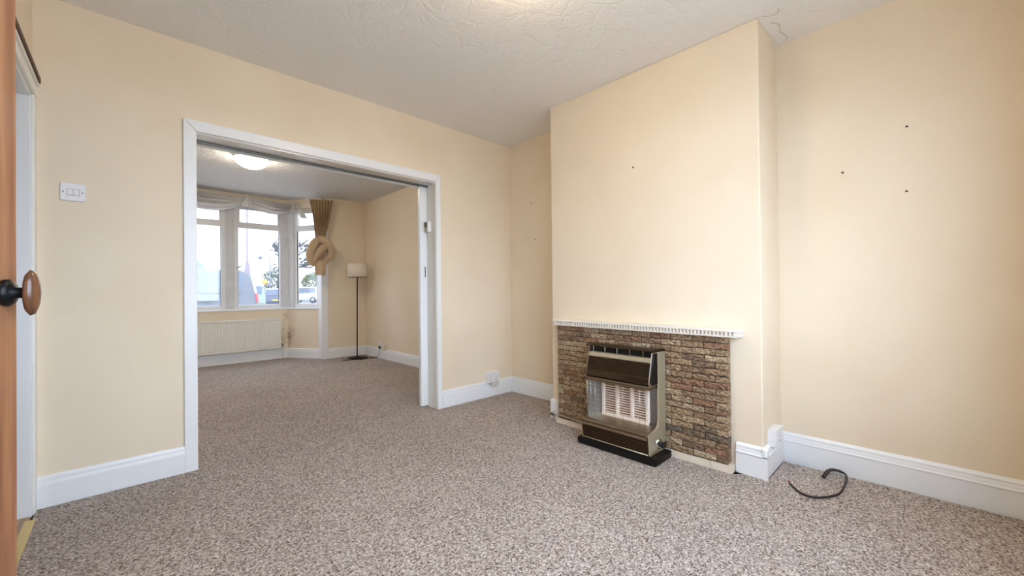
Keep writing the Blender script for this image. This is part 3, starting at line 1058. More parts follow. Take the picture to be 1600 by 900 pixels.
def curtain_top(u, v):
    wv = 0.325 * (1 - v) ** 1.25 + 0.105 + 0.02 * math.sin(PI * v)
    wv = 0.34 + (0.115 - 0.34) * (v ** 0.85)
    c = 0.015 - 0.02 * v + 0.012 * math.sin(PI * v)
    ph = 2 * PI * 8 * u + 0.6 * math.sin(4 * u + 2 * v)
    amp = 0.026 + 0.012 * math.sin(PI * v)
    head = 0.012 * math.sin(2 * PI * 16 * u) * max(0, 1 - v * 7)
    z = 2.435 + (1.80 - 2.435) * v + 0.012 * (u - 0.5) * (1 - v)
    curve = 0.05 * (1 - (2 * u - 1) ** 2) * v
    x = (u - 0.5) * wv + c + 0.006 * math.cos(ph)
    return cpos(x, z, amp * math.sin(ph) + head + curve)


MB().grid(curtain_top, 110, 30).build('curtain_drape', M['curtain'], cu, solid=0.004)


MB().tube([(1.99, 6.66, 2.462), (2.262, 6.515, 2.462), (2.31, 6.488, 2.462)], 0.011, 10).build('curtain_rail', M['white_satin'], cu)
MB().box(2.285, 2.325, 6.465, 6.501, 2.44, 2.485).build('rail_bracket', M['white_satin'], cu, bevel=0.003)


def band(pts, width, thick, ns=3, k=7, flare=None):
    """folded strip of cloth running along a path on the curtain face"""
    path = smooth_path([(p[0], p[1], p[2]) for p in pts], k)
    m = MB()
    nseg = len(path) - 1

    def fn(u, v):
        i = min(int(round(u * nseg)), nseg)
        p = path[i]
        q0, q1 = path[max(i - 1, 0)], path[min(i + 1, nseg)]
        tx, tz = q1[0] - q0[0], q1[1] - q0[1]
        L = math.hypot(tx, tz) or 1
        nx, nz = -tz / L, tx / L
        wd = width * (flare(u) if flare else 1.0)
        th = v * 2 * PI
        rip = 1 + 0.13 * math.sin(ns * th + 5 * u)
        s_ = math.cos(th) * wd * 0.5 * (1 + 0.04 * math.sin(ns * 2 * th))
        nn = math.sin(th) * thick * 0.5 * rip + 0.006 * math.sin(ns * 3 * th + 4 * u)
        return cpos(p[0] + nx * s_, p[1] + nz * s_, p[2] + nn)
    m.grid(fn, nseg, 36)
    return m


# knot: wide loop to the window side, band crossing the front, wrap on the wall side, tail below
band([(0.00, 1.83, 0.06), (-0.055, 1.80, 0.075), (-0.105, 1.72, 0.085), (-0.135, 1.62, 0.085), (-0.13, 1.53, 0.08), (-0.095, 1.465, 0.07), (-0.05, 1.47, 0.06)],
     0.095, 0.075, 3, flare=lambda u: 0.9 + 0.25 * math.sin(PI * u)).build('knot_loop', M['curtain'], cu)
band([(0.135, 1.70, 0.06), (0.08, 1.715, 0.105), (0.02, 1.675, 0.13), (-0.03, 1.60, 0.135), (-0.065, 1.52, 0.12), (-0.085, 1.47, 0.09)],
     0.085, 0.06, 3, flare=lambda u: 1.1 - 0.3 * u).build('knot_band', M['curtain'], cu)
band([(-0.03, 1.84, 0.05), (0.04, 1.815, 0.09), (0.105, 1.76, 0.10), (0.145, 1.69, 0.08), (0.15, 1.61, 0.05), (0.12, 1.53, 0.03)],
     0.10, 0.07, 3).build('knot_loop', M['curtain'], cu)
band([(0.00, 1.80, -0.01), (0.02, 1.70, 0.0), (0.02, 1.60, 0.01), (0.015, 1.52, 0.03), (0.005, 1.44, 0.05)], 0.20, 0.07, 5, flare=lambda u: 0.7 + 0.5 * math.sin(PI * u)).build('knot_core', M['curtain'], cu)


def tail(u, v):
    th = u * 2 * PI
    wv = 0.055 + 0.012 * math.sin(PI * v) + 0.008 * v
    rip = 1 + 0.16 * math.sin(5 * th + 2 * v) * (0.5 + 0.5 * v)
    return cpos(0.0 + math.cos(th) * wv * rip - 0.004 * v, 1.50 - 0.205 * v + 0.012 * math.sin(3 * th) * v, 0.075 + math.sin(th) * 0.045 * rip)


MB().grid(tail, 48, 12).build('curtain_tail', M['curtain'], cu, solid=0.004)

# ------------------------------------------------------------------ floor lamp
LX, LY = 2.605, 6.21
lamp = empty('floor_lamp', (LX, LY, 0), 'thin black floor lamp with a cream drum shade in the corner', 'lamp')
MB().lathe([(0, 0.001), (0.150, 0.001), (0.152, 0.008), (0.145, 0.016), (0.03, 0.022), (0.014, 0.03), (0, 0.03)], (LX, LY, 0), (0, 0, 1), 36).build('lamp_base', M['black'], lamp)
MB().tube([(LX - 0.012, LY, 0.02), (LX + 0.0, LY, 1.30)], 0.009, 10).build('pole', M['black'], lamp)
sh = MB()
sh.lathe([(0.154, 1.258), (0.150, 1.468), (0.147, 1.468), (0.151, 1.258)], (LX, LY, 0), (0, 0, 1), 40)
sh.build('lamp_shade', M['lampshade'], lamp)
rg = MB()
for k in range(3):
    a_ = k * 2 * PI / 3 + 0.3
    rg.tube([(LX, LY, 1.30), (LX + 0.149 * math.cos(a_), LY + 0.149 * math.sin(a_), 1.30)], 0.002, 6)
rg.tube([(LX, LY, 1.295), (LX, LY, 1.35)], 0.018, 12)
rg.build('lamp_holder', M['black'], lamp)
MB().tube(smooth_path([(LX - 0.10, LY - 0.14, 0.006), (LX - 0.22, LY - 0.13, 0.006), (LX - 0.26, LY - 0.06, 0.006), (LX - 0.1, LY - 0.17, 0.007), (LX + 0.05, LY - 0.19, 0.010),
                       (LX + 0.13, LY - 0.17, 0.007), (LX + 0.19, LY - 0.22, 0.02), (2.825, 5.94, 0.06), (2.838, 5.955, 0.12), (2.834, 5.95, 0.155)], 6), 0.0038, 7).build('power_cord', M['black_plastic'], lamp)
MB().tube(smooth_path([(LX + 0.02, LY - 0.185, 0.008), (LX - 0.06, LY - 0.20, 0.007), (LX - 0.01, LY - 0.23, 0.007), (LX + 0.10, LY - 0.20, 0.007), (LX + 0.20, LY - 0.25, 0.007)], 6), 0.0035, 7).build('cord_loop', M['black_plastic'], lamp)
MB().box(2.826, 2.848, 5.925, 5.97, 0.145, 0.185).build('plug', M['black_plastic'], lamp, bevel=0.006)

# ------------------------------------------------------------------ electrical fittings
# light switch on the middle wall: double rocker
ls = empty('light_switch', (-0.193, YA, 1.547), 'white double rocker light switch on the wall beside the brown door', 'light switch')
MB().box(-0.237, -0.149, YA - 0.010, YA, 1.503, 1.591).build('face_plate', M['plastic'], ls, bevel=0.003)
for x0 in (-0.2125, -0.1910):
    o = MB().hexa([(x0, YA - 0.0155, 1.531), (x0 + 0.0195, YA - 0.0155, 1.531), (x0 + 0.0195, YA - 0.009, 1.531), (x0, YA - 0.009, 1.531),
                   (x0, YA - 0.0115, 1.561), (x0 + 0.0195, YA - 0.0115, 1.561), (x0 + 0.0195, YA - 0.009, 1.561), (x0, YA - 0.009, 1.561)]).build('rocker', M['plastic'], ls, bevel=0.001)
MB().box(-0.2145, -0.1695, YA - 0.0102, YA - 0.009, 1.529, 1.563).build('rocker_gap', M['thermo_side'], ls)
for xx in (-0.226, -0.160):
    MB().lathe([(0, 0.0108), (0.003, 0.0108), (0.003, 0.008), (0, 0.008)], (xx, YA, 1.547), (0, -1, 0), 10).build('screw', M['screw'], ls)


def socket_box(name, c, face, w_, h_, dep, label, cat, switches=2, mat_=None):
    """surface box on a wall; face: unit vector out of the wall"""
    c = Vector(c)
    n = Vector(face)
    s_ = Vector((0, 0, 1)).cross(n)
    root = empty(name, c, label, cat)

    def bx(u0, u1, z0, z1, d0, d1, nm, m_, bev=0.0):
        p = [c + s_ * u + Vector((0, 0, z)) + n * d for z in (z0, z1) for (u, d) in ((u0, d0), (u1, d0), (u1, d1), (u0, d1))]
        return MB().hexa(p).build(nm, m_, root, bevel=bev)
    mm = mat_ or M['plastic']
    bx(-w_ / 2, w_ / 2, -h_ / 2, h_ / 2, 0, dep, 'back_box', mm, 0.003)
    bx(-w_ / 2 - 0.001, w_ / 2 + 0.001, -h_ / 2 - 0.001, h_ / 2 + 0.001, dep, dep + 0.008, 'face_plate', mm, 0.003)
    for k in range(switches):
        uc = (k - (switches - 1) / 2) * w_ * (0.48 if switches > 1 else 0)
        bx(uc - 0.006, uc + 0.006, h_ * 0.14, h_ * 0.34, dep + 0.007, dep + 0.0115, 'rocker', mm, 0.001)
        for (du, z0, z1) in ((0, 0.0, 0.008), (-0.011, -0.024, -0.018), (0.011, -0.024, -0.018)):
            bx(uc + du - 0.0035, uc + du + 0.0035, z0, z1, dep + 0.0075, dep + 0.0086, 'pin_hole', M['dark'])
    return root, c, n, s_


so1, c, n, s_ = socket_box('wall_socket', (2.572, YA, 0.188), (0, -1, 0), 0.148, 0.098, 0.034, 'white double wall socket with cable loops on the skirting of the middle wall', 'socket')
for k, (x0, x1) in enumerate(((2.545, 2.585), (2.575, 2.622))):
    MB().tube(smooth_path([(x0, YA - 0.038, 0.150), (x0 + 0.002, YA - 0.052, 0.118), ((x0 + x1) / 2, YA - 0.058, 0.098 + 0.006 * k), (x1, YA - 0.052, 0.118), (x1, YA - 0.046, 0.152)], 6),
              0.0055, 8).build('cable_loop', M['cable_white'], so1)
MB().tube([(2.52, YA - 0.03, 0.137), (2.55, YA - 0.046, 0.137)], 0.006, 8).build('cable_gland', M['thermo_face'], so1)

socket_box('wall_socket.001', (2.632, YB0, 0.200), (0, -1, 0), 0.138, 0.092, 0.036, 'white socket box on the side of the chimney breast', 'socket', 1)
socket_box('wall_socket.002', (XR, 5.955, 0.192), (-1, 0, 0), 0.10, 0.098, 0.006, 'socket with a black plug, nearest the floor lamp', 'socket', 1)
socket_box('wall_socket.003', (XR, 5.80, 0.180), (-1, 0, 0), 0.10, 0.098, 0.038, 'white wall box beside the plugged-in socket in the front room', 'socket', 1, M['plastic_cream'])

# thermostat on the lining of the opening
th = empty('room_thermostat', (1.952, 3.12, 1.60), 'small white thermostat with dark display on the door lining', 'thermostat')
MB().box(1.918, 1.952, 3.066, 3.126, 1.556, 1.648).build('thermostat_body', M['plastic'], th, bevel=0.003)
MB().box(1.9165, 1.9185, 3.07, 3.124, 1.560, 1.644).build('front_face', M['thermo_side'], th)
MB().box(1.915, 1.917, 3.082, 3.116, 1.595, 1.635).build('display', M['thermo_face'], th)

# loose cable end on the carpet
cb = empty('loose_cable', (2.62, 0.4, 0), 'short dark cable end with red core lying on the carpet by the chimney breast', 'cable')
MB().tube(smooth_path([(2.505, 0.526, 0.007), (2.455, 0.494, 0.007), (2.414, 0.452, 0.007), (2.418, 0.405, 0.008), (2.462, 0.366, 0.008), (2.54, 0.330, 0.008), (2.635, 0.322, 0.010), (2.735, 0.322, 0.012), (2.80, 0.333, 0.016),
                       (2.822, 0.360, 0.022), (2.805, 0.392, 0.026), (2.765, 0.410, 0.024), (2.690, 0.418, 0.014)], 8), 0.0052, 9).build('outer_sheath', M['cable_brown'], cb)
MB().tube(smooth_path([(2.80, 0.345, 0.024), (2.79, 0.378, 0.03), (2.755, 0.398, 0.028), (2.685, 0.408, 0.014)], 8), 0.0052, 9).build('outer_sheath', M['cable_brown'], cb)
MB().tube([(2.503, 0.524, 0.008), (2.522, 0.537, 0.010)], 0.0035, 8).build('red_core', M['cable_red'], cb)
MB().tube([(2.521, 0.536, 0.010), (2.540, 0.549, 0.013)], 0.0028, 8).build('white_core', M['cable_white'], cb)

# screws left in the walls
def screw(pos, nrm, label, group, hole=False):
    p, n = Vector(pos), Vector(nrm)
    o = MB().lathe([(0, 0.012), (0.0045, 0.011), (0.005, 0.008), (0.0025, 0.006), (0.0025, -0.01), (0, -0.01)], p, n, 10).build('wall_screw', M['screw'])
    return tag(o, label, 'screw', group)


XN, YN = (-1, 0, 0), (0, -1, 0)
screw((XR, 0.079, 1.839), XN, 'dark screw in the wall beside the chimney breast, topmost of three', 'screws in the wall beside the chimney breast')
screw((XR, 0.333, 1.661), XN, 'dark screw in the wall, closest of three to the chimney breast side', 'screws in the wall beside the chimney breast')
screw((XR, 0.083, 1.512), XN, 'dark screw in the wall beside the chimney breast, lowest of three', 'screws in the wall beside the chimney breast')
screw((XB, 1.389, 1.853), XN, 'single dark screw in the face of the chimney breast', None)
screw((XR, 2.692, 1.876), XN, 'upper dark screw in the back wall of the alcove', 'screws in the alcove wall')
screw((XR, 2.646, 1.521), XN, 'lower dark screw in the back wall of the alcove', 'screws in the alcove wall')
screw((XR, 2.433, 1.673), XN, 'alcove wall screw hard against the chimney breast edge', 'screws in the alcove wall')
screw((2.511, YF, 1.894), YN, 'dark screw in the wall above the floor lamp', None)
screw((XR, 4.898, 2.042), XN, 'dark screw high on the front room side wall near the opening', None)

# ------------------------------------------------------------------ ceiling lights
def ceiling_light(pos, strength, label, mname, tone):
    x, y = pos
    r = empty('ceiling_light', (x, y, ZC), label, 'ceiling light')
    MB().lathe([(0, 0), (0.165, 0), (0.168, -0.022), (0.160, -0.030), (0, -0.030)], (x, y, ZC), (0, 0, 1), 40).build('light_base', M['white_satin'], r)
    MB().lathe([(0.150, -0.028), (0.153, -0.036), (0.146, -0.060), (0.126, -0.088), (0.094, -0.110), (0.055, -0.124), (0.022, -0.129), (0, -0.130)], (x, y, ZC), (0, 0, 1), 32).build(
        'glass_dome', lamp_material(mname, strength, tone), r)
    return r


ceiling_light((0.98, 5.05), LAMP_FAR, 'lit domed ceiling light in the front room', 'lit_dome_glass', (1.0, 0.86, 0.66, 1))
ceiling_light((1.22, 1.18), LAMP_NEAR, 'lit domed ceiling light above the near room at the top edge', 'lit_dome_glass_near', (1.0, 0.79, 0.52, 1))

# ------------------------------------------------------------------ brick fire surround
YS0, YS1 = 0.797, 2.030       # ends of the brick panel
XS = 2.424                    # brick face
ZP = 0.042                    # top of the plinth tiles
ZT = 0.756                    # top of the brickwork
surr = empty('brick_surround', (XS, (YS0 + YS1) / 2, 0), 'low brown split-brick fireplace surround on the chimney breast', 'fireplace')
MB().box(XS + 0.009, XB, YS0 + 0.006, YS1 - 0.006, 0.0, ZT).build('mortar_bed', M['mortar'], surr)
ROWS = 19
PH = (ZT - ZP) / ROWS
LEN = 0.131
JT = 0.0052


def brick_mesh(i, L, h):
    """rough split face: local x = depth into the wall, y along, z up; origin at lower corner"""
    ny, nz = 8, 3
    m = MB()
    rnd = random.Random(100 + i)
    tilt = rnd.uniform(-0.003, 0.003)
    g = []
    for a in range(ny + 1):
        row = []
        for b_ in range(nz + 1):
            y, z = L * a / ny, h * b_ / nz
            edge = min(a, ny - a, b_ * 2, (nz - b_) * 2)
            d = rnd.uniform(-0.0045, 0.004) if edge else rnd.uniform(0.000, 0.0025)
            d += tilt * (a / ny - 0.5) + 0.0022 * math.sin(6.3 * a / ny * 1.7 + b_ * 1.3 + i)
            row.append(m.bm.verts.new((d, y, z)))
        g.append(row)
    for a in range(ny):
        for b_ in range(nz):
            q = [g[a][b_], g[a + 1][b_], g[a + 1][b_ + 1], g[a][b_ + 1]]
            m.face([q[0], q[1], q[2]])
            m.face([q[0], q[2], q[3]])
    rim = [g[a][0] for a in range(ny + 1)] + [g[ny][b_] for b_ in range(1, nz + 1)] + [g[a][nz] for a in range(ny - 1, -1, -1)] + [g[0][b_] for b_ in range(nz - 1, 0, -1)]
    back = [m.bm.verts.new((0.052, v.co.y, v.co.z)) for v in rim]
    k = len(rim)
    for a in range(k):
        m.face([rim[a], back[a], back[(a + 1) % k], rim[(a + 1) % k]])
    return m.mesh('brick', M['brick'])


BR = [brick_mesh(i, LEN - JT, PH - JT) for i in range(12)]
HB = [brick_mesh(40 + i, LEN / 2 - JT, PH - JT) for i in range(8)]
nb = 0
for r in range(ROWS):
    z = ZP + r * PH + JT / 2
    y = YS0
    first = True
    seq = 0
    while y < YS1 - 0.012:
        if first and r % 2 == 0:
            L = LEN / 2
        elif first and r % 6 == 3:
            L = LEN * 0.96
        else:
            L = LEN
        first = False
        if y + L > YS1 - 0.02:
            L = YS1 - y
        pool = HB if L < LEN * 0.7 else BR
        base = (LEN / 2 if pool is HB else LEN) - JT
        hidden = y > 1.20 and y + L < 1.58 and z < 0.56
        if not hidden:
            o = bpy.data.objects.new('brick', random.choice(pool))
            COL.objects.link(o)
            o.parent = surr
            o.matrix_parent_inverse = surr.matrix_basis.inverted()
            o.location = (XS + random.uniform(-0.0025, 0.0035), y, z + random.uniform(-0.0007, 0.0007))
            o.scale = (1, (L - JT) / base, 1)
            nb += 1
        y += L
pt_ = MB().box(0, 0.07, 0, 0.1135, 0, 0.043).mesh('plinth_tile', M['plinth'])
k = 0
y = YS0 - 0.020
while y < YS1:
    L = min(0.115, YS1 + 0.004 - y)
    if not (y > 1.17 and y + L < 1.62):
        o = bpy.data.objects.new('plinth_tile', pt_)
        COL.objects.link(o)
        o.parent = surr
        o.matrix_parent_inverse = surr.matrix_basis.inverted()
        o.location = (XB - 0.0705, y, -0.005 + random.uniform(-0.001, 0.001))
        o.scale = (1, L / 0.115, 1)
    y += L

# white moulded mantel shelf
MY0, MY1 = 0.728, 2.052
man = empty('mantel_shelf', (XB, 1.4, 0.757), 'white plaster mantel shelf with a dentil edge over the brick surround', 'mantel shelf')
MB().box(2.392, XB, MY0, MY1, 0.787, 0.802).build('shelf_top', M['plaster'], man, bevel=0.004)
MB().box(2.414, XB, MY0 + 0.016, MY1 - 0.016, 0.766, 0.787).build('shelf_core', M['plaster'], man)
MB().box(2.398, XB, MY0 + 0.005, MY1 - 0.005, 0.757, 0.767).build('bottom_bead', M['plaster'], man, bevel=0.003)
de = MB()
nd = 62
for i in range(nd):
    yy = MY0 + 0.012 + (MY1 - MY0 - 0.024) * (i + 0.5) / nd
    de.box(2.396, 2.415, yy - 0.0052, yy + 0.0052, 0.7675, 0.7865)
for i in range(5):
    xx = 2.404 + 0.016 * i + 0.006
    de.box(xx - 0.0052, xx + 0.0052, MY0 + 0.004, MY0 + 0.017, 0.7675, 0.7865)
tag(de.build('dentils', M['plaster'], man), kind='stuff')

# ------------------------------------------------------------------ gas fire
gf = empty('gas_fire', (2.3, 1.39, 0), 'bronze and champagne gas fire with three white ceramic radiants, before the brick surround', 'gas fire')
Y0, Y1 = 1.150, 1.640
MB().box(2.192, 2.402, 1.108, 1.668, 0.0, 0.046).build('base', M['black'], gf, bevel=0.010)
SIDE = [(2.411, 0.046), (2.411, 0.645), (2.322, 0.652), (2.322, 0.235), (2.312, 0.205), (2.285, 0.188), (2.240, 0.181), (2.197, 0.170), (2.212, 0.046)]
for ya in (Y0, Y1 - 0.012):
    MB().ext_y(SIDE, ya, ya + 0.012).build('side_panel', M['champagne'], gf, bevel=0.003)
MB().ext_y([(2.411, 0.644), (2.411, 0.660), (2.30, 0.667), (2.268, 0.660), (2.268, 0.650), (2.30, 0.648)], Y0 - 0.002, Y1 + 0.002).build('top_lid', M['bronze'], gf, bevel=0.003)
MB().box(2.305, 2.405, Y0 + 0.013, Y1 - 0.013, 0.60, 0.648).build('vent_recess', M['black'], gf)
for k in range(5):
    yy = Y0 + 0.02 + (Y1 - Y0 - 0.04) * (k + 0.62) / 5
    if k < 4 or True:
        MB().box(2.276, 2.306, yy - 0.0022, yy + 0.0022, 0.608, 0.649).build('vent_divider', M['chrome'], gf)
MB().ext_y([(2.275, 0.612), (2.268, 0.609), (2.263, 0.586), (2.272, 0.580), (2.306, 0.584), (2.306, 0.612)], Y0 + 0.014, Y1 - 0.014).build('hood_band', M['champagne'], gf, bevel=0.002)
# ribbed hood
hp = []
z0, z1, x0, x1 = 0.581, 0.495, 2.268, 2.240
nr = 8
for i in range(nr):
    ta, tb = i / nr, (i + 1) / nr
    hp += [(x0 + (x1 - x0) * ta + 0.003, z0 + (z1 - z0) * ta), (x0 + (x1 - x0) * ta - 0.002, z0 + (z1 - z0) * (ta + 0.25 / nr)),
           (x0 + (x1 - x0) * tb - 0.002, z0 + (z1 - z0) * (ta + 0.8 / nr))]
hp += [(2.236, 0.492), (2.232, 0.478), (2.231, 0.466), (2.236, 0.456), (2.250, 0.450), (2.306, 0.450), (2.306, 0.581)]
MB().ext_y(hp, Y0 + 0.020, Y1 - 0.014).build('ribbed_hood', M['bronze'], gf)
CAP = [(2.330, 0.648), (2.272, 0.645), (2.262, 0.605), (2.232, 0.487), (2.228, 0.463), (2.240, 0.445), (2.330, 0.447)]
for ya, mm in ((Y0 + 0.0125, M['chrome']), (Y1 - 0.026, M['bronze_light'])):
    MB().ext_y(CAP, ya, ya + 0.006).build('hood_end', mm, gf, bevel=0.002)
MB().ext_y([(2.322, 0.640), (2.285, 0.636), (2.250, 0.495), (2.247, 0.470), (2.262, 0.452), (2.322, 0.454)], Y0 + 0.006, Y0 + 0.0125).build('hood_end_trim', M['black'], gf)
MB().box(2.238, 2.318, Y0 + 0.016, Y1 - 0.013, 0.436, 0.448).build('trim_bar', M['bronze_light'], gf, bevel=0.003)
MB().box(2.244, 2.318, Y0 + 0.016, Y1 - 0.013, 0.421, 0.432).build('trim_bar', M['bronze_light'], gf, bevel=0.003)
# fire box
MB().box(2.336, 2.40, Y0 + 0.012, Y1 - 0.012, 0.16, 0.436).build('firebox', M['black'], gf)
RY0, RY1 = 1.212, 1.550
MB().box(2.327, 2.3355, Y0 + 0.0125, RY0, 0.19, 0.421).build('reflector', M['mirror'], gf)
for ya, yb, nm in ((Y1 - 0.013, RY1, 'reflector'),):
    MB().hexa([(2.262, ya, 0.19), (2.262, ya + 0.002, 0.19), (2.334, yb + 0.002, 0.19), (2.334, yb, 0.19),
               (2.262, ya, 0.421), (2.262, ya + 0.002, 0.421), (2.334, yb + 0.002, 0.421), (2.334, yb, 0.421)]).build(nm, M['mirror'], gf)
np_ = 3
pw_ = 0.020
rw = (RY1 - RY0 - pw_ * (np_ + 1)) / np_
for k in range(np_ + 1):
    yy = RY0 + k * (rw + pw_)
    MB().box(2.312, 2.336, yy, yy + pw_, 0.19, 0.421).build('radiant_post', M['ceramic'], gf, bevel=0.003)
for k in range(np_):
    yy = RY0 + pw_ + k * (rw + pw_)
    rd = MB().box(2.330, 2.337, yy, yy + rw, 0.19, 0.421).build('radiant', M['ceramic_back'], gf)
    sl = MB()
    for j in range(13):
        zz = 0.212 + j * 0.0158
        sl.hexa([(2.323, yy, zz), (2.323, yy + rw, zz), (2.330, yy + rw, zz + 0.001), (2.330, yy, zz + 0.001),
                 (2.323, yy, zz + 0.0055), (2.323, yy + rw, zz + 0.0055), (2.330, yy + rw, zz + 0.0065), (2.330, yy, zz + 0.0065)])
    so = sl.build('radiant_slats', M['ceramic'], None)
    so.parent = rd
    tag(so, kind='stuff')
MB().box(2.309, 2.336, RY0, RY1, 0.188, 0.208).build('radiant_base', M['ceramic'], gf, bevel=0.002)
# lower ledge and ribbed front
MB().ext_y([(2.190, 0.166), (2.193, 0.176), (2.215, 0.184), (2.262, 0.190), (2.336, 0.194), (2.336, 0.160), (2.200, 0.156)], Y0 + 0.012, Y1 - 0.002).build('ledge', M['bronze_light'], gf, bevel=0.002)
lp = [(2.192, 0.157), (2.191, 0.138)]
for i in range(5):
    za = 0.136 - i * 0.0165
    xo = 2.194 + i * 0.003
    lp += [(xo + 0.004, za), (xo + 0.004, za - 0.006), (xo - 0.001, za - 0.009), (xo, za - 0.0145)]
lp += [(2.204, 0.052), (2.204, 0.046), (2.31, 0.046), (2.31, 0.157)]
MB().ext_y(lp, Y0 + 0.0125, Y1 - 0.012).build('ribbed_front', M['bronze'], gf)
MB().ext_y([(2.190, 0.158), (2.189, 0.142), (2.196, 0.141), (2.200, 0.158)], Y0 + 0.0125, Y1 - 0.004).build('front_band', M['bronze_light'], gf)
MB().tube([(2.203, Y0 + 0.014, 0.054), (2.203, Y1 - 0.012, 0.054)], 0.0035, 8).build('bottom_trim', M['champagne'], gf)
# wire guard over the radiants
wg = MB()
for k in range(7):
    zz = 0.212 + k * 0.031
    wg.tube([(2.300, Y0 + 0.016, zz), (2.252, Y0 + 0.022, zz), (2.246, Y0 + 0.045, zz), (2.246, Y1 - 0.045, zz), (2.252, Y1 - 0.018, zz), (2.300, Y1 - 0.014, zz)], 0.0008, 5)
for yy in (Y0 + 0.05, Y0 + 0.085, Y0 + 0.20, Y0 + 0.33, Y1 - 0.085, Y1 - 0.05, Y1 - 0.02):
    wg.tube([(2.2455, yy, 0.186), (2.2455, yy, 0.424)], 0.0009, 5)
wg.build('wire_guard', M['chrome'], gf)
# control knob on the side
kn = MB().lathe([(0, -0.002), (0.029, -0.006), (0.030, 0.010), (0.027, 0.016), (0.019, 0.017), (0.0, 0.017)], (2.312, Y0 + 0.004, 0.100), (-0.34, -0.94, 0), 28).build('knob_ring', M['chrome'], gf)
MB().lathe([(0, 0.015), (0.0165, 0.015), (0.0155, 0.030), (0.012, 0.033), (0, 0.033)], (2.312, Y0 + 0.004, 0.100), (-0.34, -0.94, 0), 20).build('control_knob', M['black_plastic'], gf)
MB().box(2.296, 2.306, Y0 - 0.038, Y0 - 0.022, 0.083, 0.117).build('knob_grip', M['black_plastic'], gf, bevel=0.002)
MB().box(2.272, 2.300, Y0 - 0.002, Y0, 0.058, 0.070).build('badge', M['brass'], gf)
MB().box(2.366, 2.4112, Y0 - 0.0008, Y0 + 0.002, 0.050, 0.090).build('side_notch', M['black'], gf)

# gas tap and pipe beside the surround
gp = empty('gas_pipe', (2.41, 2.07, 0.05), 'thin gas pipe with a small tap running along the plinth to the fire', 'pipe')
MB().tube(smooth_path([(2.445, 2.085, 0.050), (2.415, 2.070, 0.062), (2.408, 1.99, 0.066), (2.405, 1.85, 0.060), (2.400, 1.72, 0.056), (2.388, 1.66, 0.058)], 6), 0.0048, 8).build('pipe', M['steel'], gp)
MB().lathe([(0, 0), (0.011, 0), (0.011, 0.022), (0.007, 0.026), (0.007, 0.036), (0, 0.036)], (2.448, 2.088, 0.034), (0, 0, 1), 12).build('tap_body', M['steel'], gp)
MB().box(2.430, 2.446, 2.083, 2.105, 0.040, 0.058).build('tap_lever', M['black_plastic'], gp, bevel=0.002)
MB().tube([(2.448, 2.088, -0.01), (2.448, 2.088, 0.036)], 0.006, 8).build('riser', M['steel'], gp)

# ------------------------------------------------------------------ outside
S(MB().box(-90, 120, 7.5, 160, -0.16, -0.10).build('ground', M['asphalt']))
S(MB().box(-9, 12, 7.55, 16.5, -0.10, -0.085).build('ground.002', mat('pale_bounce_slab', lin(204, 201, 195), rough=0.9, var=0.05, vscale=2)))  # unseen pale slab added to bounce daylight onto the front room ceiling
S(MB().box(-40, 40, -60, YR - 0.14, -0.16, -0.11).build('ground.001', M['rear_bounce']))  # unseen rear ground, made pale and neutral to bounce daylight indoors


def vehicle(name, loc, rz, L, W, side, glass_side, roof_w, paint, label, wheel=0.31, wx=(0.8, 3.3), group=None, tail='car', plate=True):
    """local: x along the length, rear at x = 0; side = outline (x, z) of the body, tapered inward above the waist"""
    root = empty(name, loc, label, 'vehicle', group, rz=rz)
    zw = 0.95
    zt = max(z for x, z in side)

    def half(z):
        return W / 2 if z <= zw else W / 2 + (roof_w / 2 - W / 2) * (z - zw) / (zt - zw)
    m = MB()
    a = [m.bm.verts.new((x, -half(z), z)) for x, z in side]
    b = [m.bm.verts.new((x, half(z), z)) for x, z in side]
    k = len(side)
    for i in range(k):
        m.face([a[i], a[(i + 1) % k], b[(i + 1) % k], b[i]])
    m.face(a[::-1]); m.face(b)
    o = m.build('body', paint, None, bevel=0.05, seg=3)
    o.parent = root
    for poly in glass_side:
        for sgn in (-1, 1):
            m = MB()
            f_ = [m.bm.verts.new((x, sgn * (half(z) + 0.006), z)) for x, z in poly]
            g_ = [m.bm.verts.new((x, sgn * (half(z) - 0.02), z)) for x, z in poly]
            n_ = len(poly)
            m.face(f_); m.face(g_[::-1])
            for i in range(n_):
                m.face([f_[i], f_[(i + 1) % n_], g_[(i + 1) % n_], g_[i]])
            o = m.build('side_window', M['car_glass']); o.parent = root
    for x in wx:
        for sgn in (-1, 1):
            o = MB().lathe([(0, -0.09), (wheel, -0.09), (wheel, 0.09), (0, 0.09)], (x, sgn * (W / 2 - 0.08), wheel), (0, 1, 0), 20).build('wheel', M['tyre']); o.parent = root
            h = MB().lathe([(0, -0.095), (wheel * 0.62, -0.095), (wheel * 0.62, 0.095), (0, 0.095)], (x, sgn * (W / 2 - 0.08), wheel), (0, 1, 0), 14).build('hub_cap', M['hub']); h.parent = o
    return root, half


def rear_panel(root, half, xz0, xz1, y0, y1, nm, m_, t=0.015):
    (xa, za), (xb, zb) = xz0, xz1
    p = [(xa - t, y0, za), (xa - t, y1, za), (xa + 0.03, y1, za), (xa + 0.03, y0, za), (xb - t, y0, zb), (xb - t, y1, zb), (xb + 0.03, y1, zb), (xb + 0.03, y0, zb)]
    o = MB().hexa(p).build(nm, m_)
    o.parent = root
    return o


